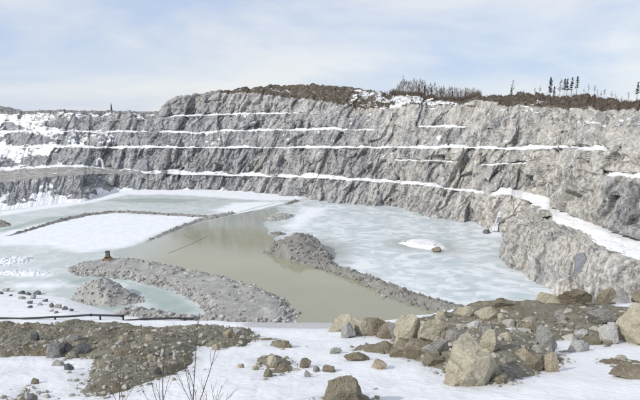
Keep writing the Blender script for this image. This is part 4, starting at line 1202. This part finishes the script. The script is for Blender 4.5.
# ------------------------------------------------------------------ icefalls and the white arch
def icefall(name, pts, r, label, cat, mat):
    m = MB(); rr = np.random.default_rng(3)
    path = []
    for px, py, off in pts:
        h = bv_terr.ray_cast(cam_o, ray(px, py))
        d = h[0].y - off if h[0] else 200
        path.append(P(px, py, d))
    path = np.array(path)
    for k in range(7):
        j = np.array([rr.uniform(-r, r), rr.uniform(-.4, .2), 0])
        m.tube(path + j * np.linspace(.5, 1, len(path))[:, None], [r * .35 * x for x in np.linspace(.7, 1.1, len(path))], 7)
    link(name, m.mesh(name, mat), None, label=label, cat=cat)
M_ICEW = plain('white_ice', (0.68, 0.70, 0.72), .5, .15, 1.5)
icefall('icefall', [(500, 212, .9), (499, 217, .9), (497.5, 222, .9), (496, 227, .9), (495, 231, .9)], 1.1, 'white frozen icefall streak on the cliff foot where the shore turns', 'icefall', M_ICEW)
# arch of ice at the foot of the left wall
h = bv_terr.ray_cast(cam_o, ray(101, 167.5))[0]
ab = np.array(h if h else P(101, 168, 320)); m_ = ab[1] / FPX
arch = MB()
th = np.linspace(0, math.pi, 15)
pth = [(-2.6 * m_ - .5 * m_, 0, -.5)] + [(math.cos(math.pi - t) * 2.6 * m_, 0, 6.0 * m_ + math.sin(t) * 3.6 * m_) for t in th] + [(2.6 * m_ + .6 * m_, 0, -.5)]
rr_ = np.random.default_rng(8)
arch.tube([(a_ + rr_.uniform(-.15, .15), b_, c_ + rr_.uniform(-.2, .2)) for a_, b_, c_ in pth], [.85] + [.55 + .22 * rr_.random() for t in th] + [1.0], 9)
for sx in (-1, 1):
    for k in range(3): arch.tube([(sx * (2.5 + .4 * k) * m_, -.2 * k, -.5), (sx * (2.6 + .1 * k) * m_, -.15 * k, (4.5 - k) * m_)], [.6, .25], 6)
link('ice_arch', arch.mesh('ice_arch', M_ICEW), None, (ab[0], ab[1] - 1.0, ab[2] - .4), None, 'white arch shaped ice column at the foot of the left rock wall', 'ice arch')

# ------------------------------------------------------------------ hoses and pipe
M_BLACK = plain('black_plastic', (0.028, 0.029, 0.032), .45, .3, 3.0)
def drape(pts, off, n=10):
    out = []
    for (a, b) in zip(pts[:-1], pts[1:]):
        for i in range(n):
            t = i / n; px = a[0] + (b[0] - a[0]) * t; py = a[1] + (b[1] - a[1]) * t
            h = bv_terr.ray_cast(cam_o, ray(px, py))[0]
            if h: out.append(np.array(h) - np.array(ray(px, py)) * off)
    out = np.array(out)
    for _ in range(2): out[1:-1] = (out[:-2] + 2 * out[1:-1] + out[2:]) / 4
    return out
hose = MB(); hose.tube(drape([(344, 127), (337, 138), (331, 147), (325, 158), (320, 172), (315, 182), (310, 197)], .7, 9), .16, 6)
link('hose', hose.mesh('hose', M_BLACK), label='long thin black hose hanging down across the benches of the back wall', cat='hose')
fl = MB()
def lake_line(pts, z): return [(*lake(a, b), z) for a, b in pts]
fl.tube(lake_line([(168, 253.5), (180, 249), (193, 243.5), (207, 236.5)], .06), .07, 6)
link('hose', fl.mesh('hose', plain('hose_dark', (0.12, 0.115, 0.09), .5)), label='long dark line floating at the upper left of the brown pond', cat='hose')
fl2 = MB(); fl2.tube(lake_line([(183, 234), (189, 237.5), (195, 240.5)], .06), .06, 6)
link('hose', fl2.mesh('hose', plain('hose_dark', (0.12, 0.115, 0.09), .5)), label='short dark line meeting the long floating line in the pond', cat='hose')

def pipe_path(pts, d):
    out = [P(a, b, d) for a, b in pts]
    return np.array(out)
pp = bpy.data.objects.new('pipeline', None); COL.objects.link(pp)
p_at = P(95, 317, 30.0); pp.location = p_at
pp['label'] = 'black pipe in two lengths lying along the brow in front of the left ice'; pp['category'] = 'pipe'
def pipe_part(name, path, r, sides=12):
    m = MB(); m.tube(np.array(path) - p_at, r, sides)
    return link(name, m.mesh(name, M_BLACK), pp)
pa = pipe_path([(-40, 318.6), (0, 318.2), (20, 318.7), (45, 317.5), (70, 316.3), (90, 315.0), (105, 315.4), (122.5, 315.8)], 30.0)
pipe_part('pipe_length', pa, .066)
pb = pipe_path([(114, 321.9), (130, 320.2), (150, 318.8), (175, 318.4), (194, 318.9)], 29.2)
pipe_part('pipe_length', pb, .066)
pipe_part('riser', pipe_path([(122.5, 314.8), (123, 317.5), (123.5, 322.5)], 29.7), .05)
pipe_part('flange', pipe_path([(121, 315.8), (124, 315.9)], 30.0), .095)
pipe_part('flange', pipe_path([(90, 315.0), (92, 315.0)], 30.0), .09)
pipe_part('flange', pipe_path([(114, 321.9), (115.5, 321.75)], 29.2), .09)
for (a, b, dd) in ((10, 318.5, 30), (55, 317, 30), (100, 315.2, 30), (140, 319.4, 29.2), (185, 318.6, 29.2)):
    q = P(a, b, dd); zt = z_top(q[0], q[1])
    if q[2] - zt > 0.05: pipe_part('prop', [q - np.array([0, 0, .06]), (q[0], q[1], zt - .15)], .06, 7)

# ------------------------------------------------------------------ bulldozer on the causeway
M_ORANGE = plain('weathered_orange', (0.27, 0.175, 0.095), .75, .4, 1.2)
M_CAB = plain('dark_cab', (0.03, 0.03, 0.032), .4, .2, 1.0)
M_STEEL = plain('worn_steel', (0.17, 0.15, 0.13), .5, .3, 2.0, metallic=.5)
M_GLASS = plain('cab_glass', (0.22, 0.25, 0.27), .15, .1, 1.0, .6)
dz = bpy.data.objects.new('bulldozer', None); COL.objects.link(dz)
cpos = lake(106.5, 265.0)
dz.location = (cpos[0], cpos[1] + 1.0, 1.3); dz.rotation_euler = (0, 0, math.radians(14)); dz.scale = (.85, .85, .92)
dz['label'] = 'small orange brown machine with dark cab parked on the causeway'; dz['category'] = 'bulldozer'
def dpart(name, mb, mat, bev=.04, parent=None): return link(name, mb.mesh(name, mat, bev), parent or dz)
for sx in (-1, 1):
    t = MB(); pth = [(-1.55, .32), (-1.7, .55), (-1.45, .8), (1.3, .85), (1.65, .55), (1.35, .12), (-1.3, .1)]
    n = len(pth)
    v = [(sx * 1.0 + o, y, z) for o in (-.22, .22) for y, z in pth]
    t.add(v, [tuple(range(n))[::-1], tuple(range(n, 2 * n))] + [(i, (i + 1) % n, n + (i + 1) % n, n + i) for i in range(n)])
    tr = dpart('track', t, M_STEEL, .05)
    for yy in (-1.2, 1.2):
        wh = MB(); wh.tube([(sx * 1.0 - .26, yy, .48), (sx * 1.0 + .26, yy, .48)], .30, 12)
        dpart('sprocket', wh, M_STEEL, 0, tr)
hood = MB(); hood.box((0, -.55, 1.2), (1.25, 1.9, .95), .94); dpart('hood', hood, M_ORANGE, .07)
body = MB(); body.box((0, .3, .75), (1.5, 2.7, .45)); dpart('body', body, M_ORANGE)
gr = MB()
for k in range(5): gr.box((0, -1.53, .88 + .15 * k), (1.0, .05, .07))
dpart('grille', gr, M_CAB, 0)
cab = MB(); cab.box((.1, .8, 2.0), (1.5, 1.4, 1.5), .86); cb = dpart('cab', cab, M_CAB, .06)
wd = MB(); wd.box((.1, .12, 2.2), (1.0, .05, .75)); dpart('window', wd, M_GLASS, 0, cb)
rf = MB(); rf.box((.1, .8, 2.82), (1.65, 1.6, .14)); dpart('roof', rf, M_CAB, .03, cb)
ex = MB(); ex.tube([(-.3, -.9, 1.6), (-.3, -.9, 2.4), (-.3, -.98, 2.5)], .07, 8); dpart('exhaust', ex, M_CAB, 0)
bl_ = MB(); bl_.box((0, -2.05, .55), (2.9, .14, .9), 1.0, (0, .1)); bl_.box((0, -2.12, .12), (2.9, .1, .14)); dpart('blade', bl_, M_ORANGE, .02)
for sx in (-1, 1):
    ar = MB(); ar.tube([(sx * 1.28, .2, .5), (sx * 1.28, -2.0, .45)], .1, 8); dpart('push_arm', ar, M_ORANGE, 0)

# ------------------------------------------------------------------ bare shrubs close to the camera
M_TWIG = plain('bare_twig', (0.105, 0.078, 0.062), .8, .3, 20.0)
def shrub(px, py, stems, label):
    d = float(Dfore(py)); b = Pz(px, d, CAM_H - A0 - A1 * d); zt = z_top(b[0], b[1])
    root = bpy.data.objects.new('bare_shrub', None); COL.objects.link(root); root.location = (b[0], b[1], zt)
    root['label'] = label; root['category'] = 'shrub'; root['group'] = 'bare shrubs at the bottom edge'
    rr = np.random.default_rng(int(px))
    for (tx, ty, th_) in stems:
        dd = d + rr.uniform(-.35, .25)
        tip = P(tx, ty, dd) - np.array([b[0], b[1], zt]); base = np.array([rr.uniform(-.06, .06), rr.uniform(-.06, .06), -.05])
        n = 9; pth = []
        bow = rr.uniform(-.05, .05)
        for i in range(n):
            t = i / (n - 1)
            pth.append(base + (tip - base) * t + np.array([bow * math.sin(math.pi * t) + rr.uniform(-.006, .006), 0, .04 * math.sin(math.pi * t)]))
        pth = np.array(pth)
        m = MB(); m.tube(pth, np.linspace(.008, .004, n) * th_, 6)
        s = link('stem', m.mesh('stem', M_TWIG), root)
        for k in range(rr.integers(2, 5)):
            tw = MB()
            i0 = rr.integers(3, n - 1); p0 = pth[i0]; dirv = (tip - base); dirv = dirv / np.linalg.norm(dirv)
            sd = np.array([rr.choice([-1, 1]) * rr.uniform(.25, .6), rr.uniform(-.3, .3), 0])
            L_ = rr.uniform(.10, .28)
            tw.tube([p0, p0 + (dirv + sd) * L_ * .55, p0 + (dirv * 1.3 + sd) * L_], [.004 * th_, .003 * th_, .002], 5)
            link('twig', tw.mesh('twig', M_TWIG), s)
shrub(122, 416, [(123, 347, 1.1), (115, 366, .9), (108, 385, .8), (134, 386, .7)], 'bare grey shrub furthest left at the bottom edge')
shrub(164, 416, [(167.5, 326, 1.5), (147, 358, 1.0), (140, 386, .8), (172, 372, .9), (156, 383, .8), (160, 368, .7)], 'tall bare shrub in front of the left mound with one long straight stem')
shrub(195, 414, [(199.5, 313, 1.3), (216, 349, 1.3), (184, 352, 1.0), (176, 372, .9), (190, 376, .8), (186, 364, 1.0)], 'bare forked shrub against the snow right of the left mound')
shrub(213, 420, [(222, 385, .8), (211, 384, .8), (236, 389, .7), (206, 390, .7)], 'low bare shrub just peeping up right of the forked shrub')

# ------------------------------------------------------------------ trees on the rim
M_BARK = plain('grey_bark', (0.26, 0.24, 0.225), .9, .3, 2.0)
M_FINE = plain('fine_twigs', (0.225, 0.185, 0.17), .9, .3, 2.0)
M_NEEDLE = plain('dark_needles', (0.032, 0.042, 0.028), .9, .4, 2.0)
def bare_tree_meshes(seed, H):
    rr = np.random.default_rng(seed); tr = MB(); cr = MB()
    n = 7; lean = rr.uniform(-.05, .05)
    trunk = np.array([(lean * H * (i / (n - 1)) ** 2 + rr.uniform(-.05, .05) * i / n, rr.uniform(-.05, .05), H * i / (n - 1) - (.4 if i == 0 else 0)) for i in range(n)])
    tr.tube(trunk, np.linspace(.17, .03, n) * H / 12, 6)
    for k in range(22):
        t = rr.uniform(.28, .98); p = np.array([np.interp(t * H, trunk[:, 2], trunk[:, c]) for c in range(3)])
        a = rr.uniform(0, 6.28); L = H * .26 * (1.15 - t) * rr.uniform(.7, 1.3)
        d = np.array([math.cos(a), math.sin(a), rr.uniform(.8, 1.8)]); d /= np.linalg.norm(d)
        e = p + d * L
        cr.tube([p, p + d * L * .5, e + np.array([0, 0, L * .12])], [.075 * H / 12, .055 * H / 12, .04], 4)
        for j in range(9):
            q = p + (e - p) * rr.uniform(.3, 1); d2 = d + rr.uniform(-.7, .7, 3); d2[2] = abs(d2[2]) + .3; d2 /= np.linalg.norm(d2)
            cr.tube([q, q + d2 * L * rr.uniform(.3, .6)], [.045, .028], 3)
    return tr.mesh('trunk', M_BARK), cr.mesh('crown', M_FINE)
def conifer_meshes(seed, H, sparse=0.0):
    rr = np.random.default_rng(seed); tr = MB(); v, f = [], []
    tr.tube([(0, 0, -.4), (.03 * H * rr.uniform(-.5, .5), 0, H * .5), (0, 0, H)], [.16 * H / 10, .10 * H / 10, .02], 6)
    z = H * (.12 + .40 * sparse)
    while z < H * .99:
        rad = H * .19 * (1 - z / H) ** .75 * rr.uniform(.6, 1.25) + .12
        for k in range(rr.integers(4, 8)):
            if rr.random() < sparse * .45: continue
            a = rr.uniform(0, 6.28); L = rad * rr.uniform(.6, 1.15)
            for j in range(7):
                t = rr.uniform(.15, 1); c = np.array([math.cos(a) * L * t, math.sin(a) * L * t, z - L * .28 * t + rr.uniform(-.1, .1)])
                s = rr.uniform(.16, .34) * H / 10
                for _ in range(2):
                    e1 = rr.normal(size=3) * s; e2 = rr.normal(size=3) * s; e2[2] *= .5
                    i = len(v); v += [tuple(c), tuple(c + e1), tuple(c + e2)]; f.append((i, i + 1, i + 2))
        z += H * rr.uniform(.035, .075)
    me = bpy.data.meshes.new('crown'); me.from_pydata(v, [], f); me.update(); me.materials.append(M_NEEDLE)
    return tr.mesh('trunk', M_BARK), me
BARE = [bare_tree_meshes(40 + k, 12.0) for k in range(6)]
CONI = [conifer_meshes(60 + k, 10.0, .15) for k in range(3)] + [conifer_meshes(70 + k, 10.0, .75) for k in range(3)]
def tree(name, meshes, px, back, Hpx, H0, label, cat, group=None, drop=0.0, yaw=0.0):
    """stands on the terrain near its skyline; back = share of the way from rim to skyline"""
    c = int(np.clip(round((px - S_MIN) / (S_MAX - S_MIN) * (NC - 1)), 0, NC - 1))
    r0 = int(np.where(seg == 11)[0][0]); r1_ = int(np.where(seg == 13)[0][0])
    ri = int(round(r0 + (r1_ - r0) * back))
    p = WALL_G[ri, c]
    k = Hpx * p[1] / FPX / H0
    o = bpy.data.objects.new(name, None); COL.objects.link(o)
    o.location = (p[0], p[1], p[2] - drop); o.scale = (k, k, k); o.rotation_euler = (0, 0, yaw)
    o['label'] = label; o['category'] = cat
    if group: o['group'] = group
    link('trunk', meshes[0], o); link('crown', meshes[1], o)
rt = np.random.default_rng(17)
for i in range(64):
    px = 396 + 79 * (i + rt.uniform(0, .9)) / 64
    hp = np.interp(px, [396, 402, 412, 430, 450, 474], [8, 16.5, 15, 14.5, 13, 10.5]) * rt.uniform(.8, 1.12)
    tree('bare_tree', BARE[rt.integers(6)], px, rt.uniform(.86, 1.0), hp, 12.0, 'leafless grey tree in the grove on the hill rim above the back wall', 'tree', 'leafless trees of the rim grove', yaw=rt.uniform(0, 6))
for i, (px, hp) in enumerate(((399, 9), (418, 10), (424, 11), (431, 10), (441, 11), (452, 10), (458, 9), (465, 8))):
    tree('conifer_tree', CONI[i % 3], px, .95, hp, 10.0, 'short dark conifer among the leafless trees of the rim grove', 'tree', 'dark conifers in the rim grove', yaw=i)
tree('bare_tree', BARE[1], 512, .95, 15, 12.0, 'lone leafless tree at the left end of the right hand rim', 'tree', yaw=1)
tree('conifer_tree', CONI[1], 510.5, .9, 9, 10.0, 'small dark conifer beside the lone leafless tree on the right rim', 'tree')
tree('conifer_tree', CONI[0], 549.5, .9, 17.5, 10.0, 'bushy dark conifer standing left of the row of thin pines', 'tree', yaw=2)
tree('conifer_tree', CONI[2], 553.5, .9, 11, 10.0, 'short dark conifer leaning at right of the bushy conifer', 'tree', yaw=2)
for px, hp, k, lab in ((559, 19, 0, 'thin bare trunk first from left in the row of slender pines'), (563.5, 18, 3, 'slender pine with a small crown second in the row'), (566.5, 18, 4, 'slender pine with tufted top third in the row'),
                       (571, 20, 5, 'slender pine fourth in the row of thin pines'), (576, 19, 3, 'slender pine with fuller crown at right end of the row')):
    if k == 0: tree('bare_tree', BARE[2], px, .92, hp, 12.0, lab, 'tree')
    else: tree('pine_tree', CONI[k], px, .92, hp, 10.0, lab, 'tree', yaw=px)
tree('pine_tree', CONI[4], 636, .95, 18, 10.0, 'thin pine on the rim at the right edge of the photo', 'tree')
tree('bare_tree', BARE[4], 641, .95, 17, 12.0, 'leafless tree on the rim at the right edge of the photo', 'tree')
for i, px in enumerate((583, 588, 594, 597, 601, 604, 611, 615, 622, 628, 540, 535)):
    tree('bare_sapling', BARE[i % 6], px, .96, 6.5 + (i * 7) % 4, 12.0, 'thin leafless sapling on the right hand rim', 'tree', 'saplings along the right rim', yaw=i)

# dead scrub on the rim
sv, sf = [], []
r = np.random.default_rng(91)
ra = int(np.where(seg == 11)[0][0]); rb = int(np.where(seg == 13)[0][0])
for _ in range(3800):
    px = r.choice([r.uniform(335, 480), r.uniform(478, 660), r.uniform(478, 660)])
    c = int((px - S_MIN) / (S_MAX - S_MIN) * (NC - 1)); ri = int(ra + (rb - ra) * r.uniform(.12, 1.0))
    p = WALL_G[ri, c] + r.normal(size=3) * np.array([.6, .6, 0])
    Hh = r.uniform(.4, 1.1) * (1.6 if r.random() < .12 else 1)
    for k in range(3):
        d = np.array([r.uniform(-.5, .5), r.uniform(-.5, .5), 1.0]) * Hh; w = np.array([r.uniform(.03, .07), r.uniform(-.03, .03), 0])
        i = len(sv); sv += [tuple(p - w - np.array([0, 0, .2])), tuple(p + w - np.array([0, 0, .2])), tuple(p + d)]; sf.append((i, i + 1, i + 2))
for _ in range(2600):
    px = r.uniform(390, 480); c = int((px - S_MIN) / (S_MAX - S_MIN) * (NC - 1)); ri = int(ra + (rb - ra) * r.uniform(.8, 1.0))
    p = WALL_G[ri, c] + r.normal(size=3) * np.array([.8, .8, 0]); Hh = r.uniform(1.2, 4.5)
    for k in range(3):
        d = np.array([r.uniform(-.3, .3), r.uniform(-.3, .3), 1.0]) * Hh; w = np.array([r.uniform(.03, .06), r.uniform(-.03, .03), 0])
        i = len(sv); sv += [tuple(p - w - np.array([0, 0, .2])), tuple(p + w - np.array([0, 0, .2])), tuple(p + d)]; sf.append((i, i + 1, i + 2))
link('dead_scrub', mesh_np('dead_scrub', sv, sf, plain('scrub', (0.135, 0.108, 0.086), .95, .45, .5)), kind='stuff')

# lone pointed mast on the far left rim
c = int((111.5 - S_MIN) / (S_MAX - S_MIN) * (NC - 1)); p = WALL_G[rb - 1, c]; m = p[1] / FPX
ms = bpy.data.objects.new('marker_mast', None); COL.objects.link(ms); ms.location = (p[0], p[1], p[2] - .6)
ms['label'] = 'lone dark pointed mast standing on the far left rim'; ms['category'] = 'mast'
M_MAST = plain('weathered_mast', (0.10, 0.10, 0.105), .8, .3)
q = MB(); q.tube([(0, 0, 0), (0, 0, 5.6 * m), (0, 0, 8.6 * m)], [.95 * m, .55 * m, .08 * m], 8); link('shaft', q.mesh('shaft', M_MAST), ms)
q = MB(); q.box((0, 0, .3 * m), (2.4 * m, 2.0 * m, 1.0 * m), .8); link('base', q.mesh('base', M_MAST, .05 * m), ms)
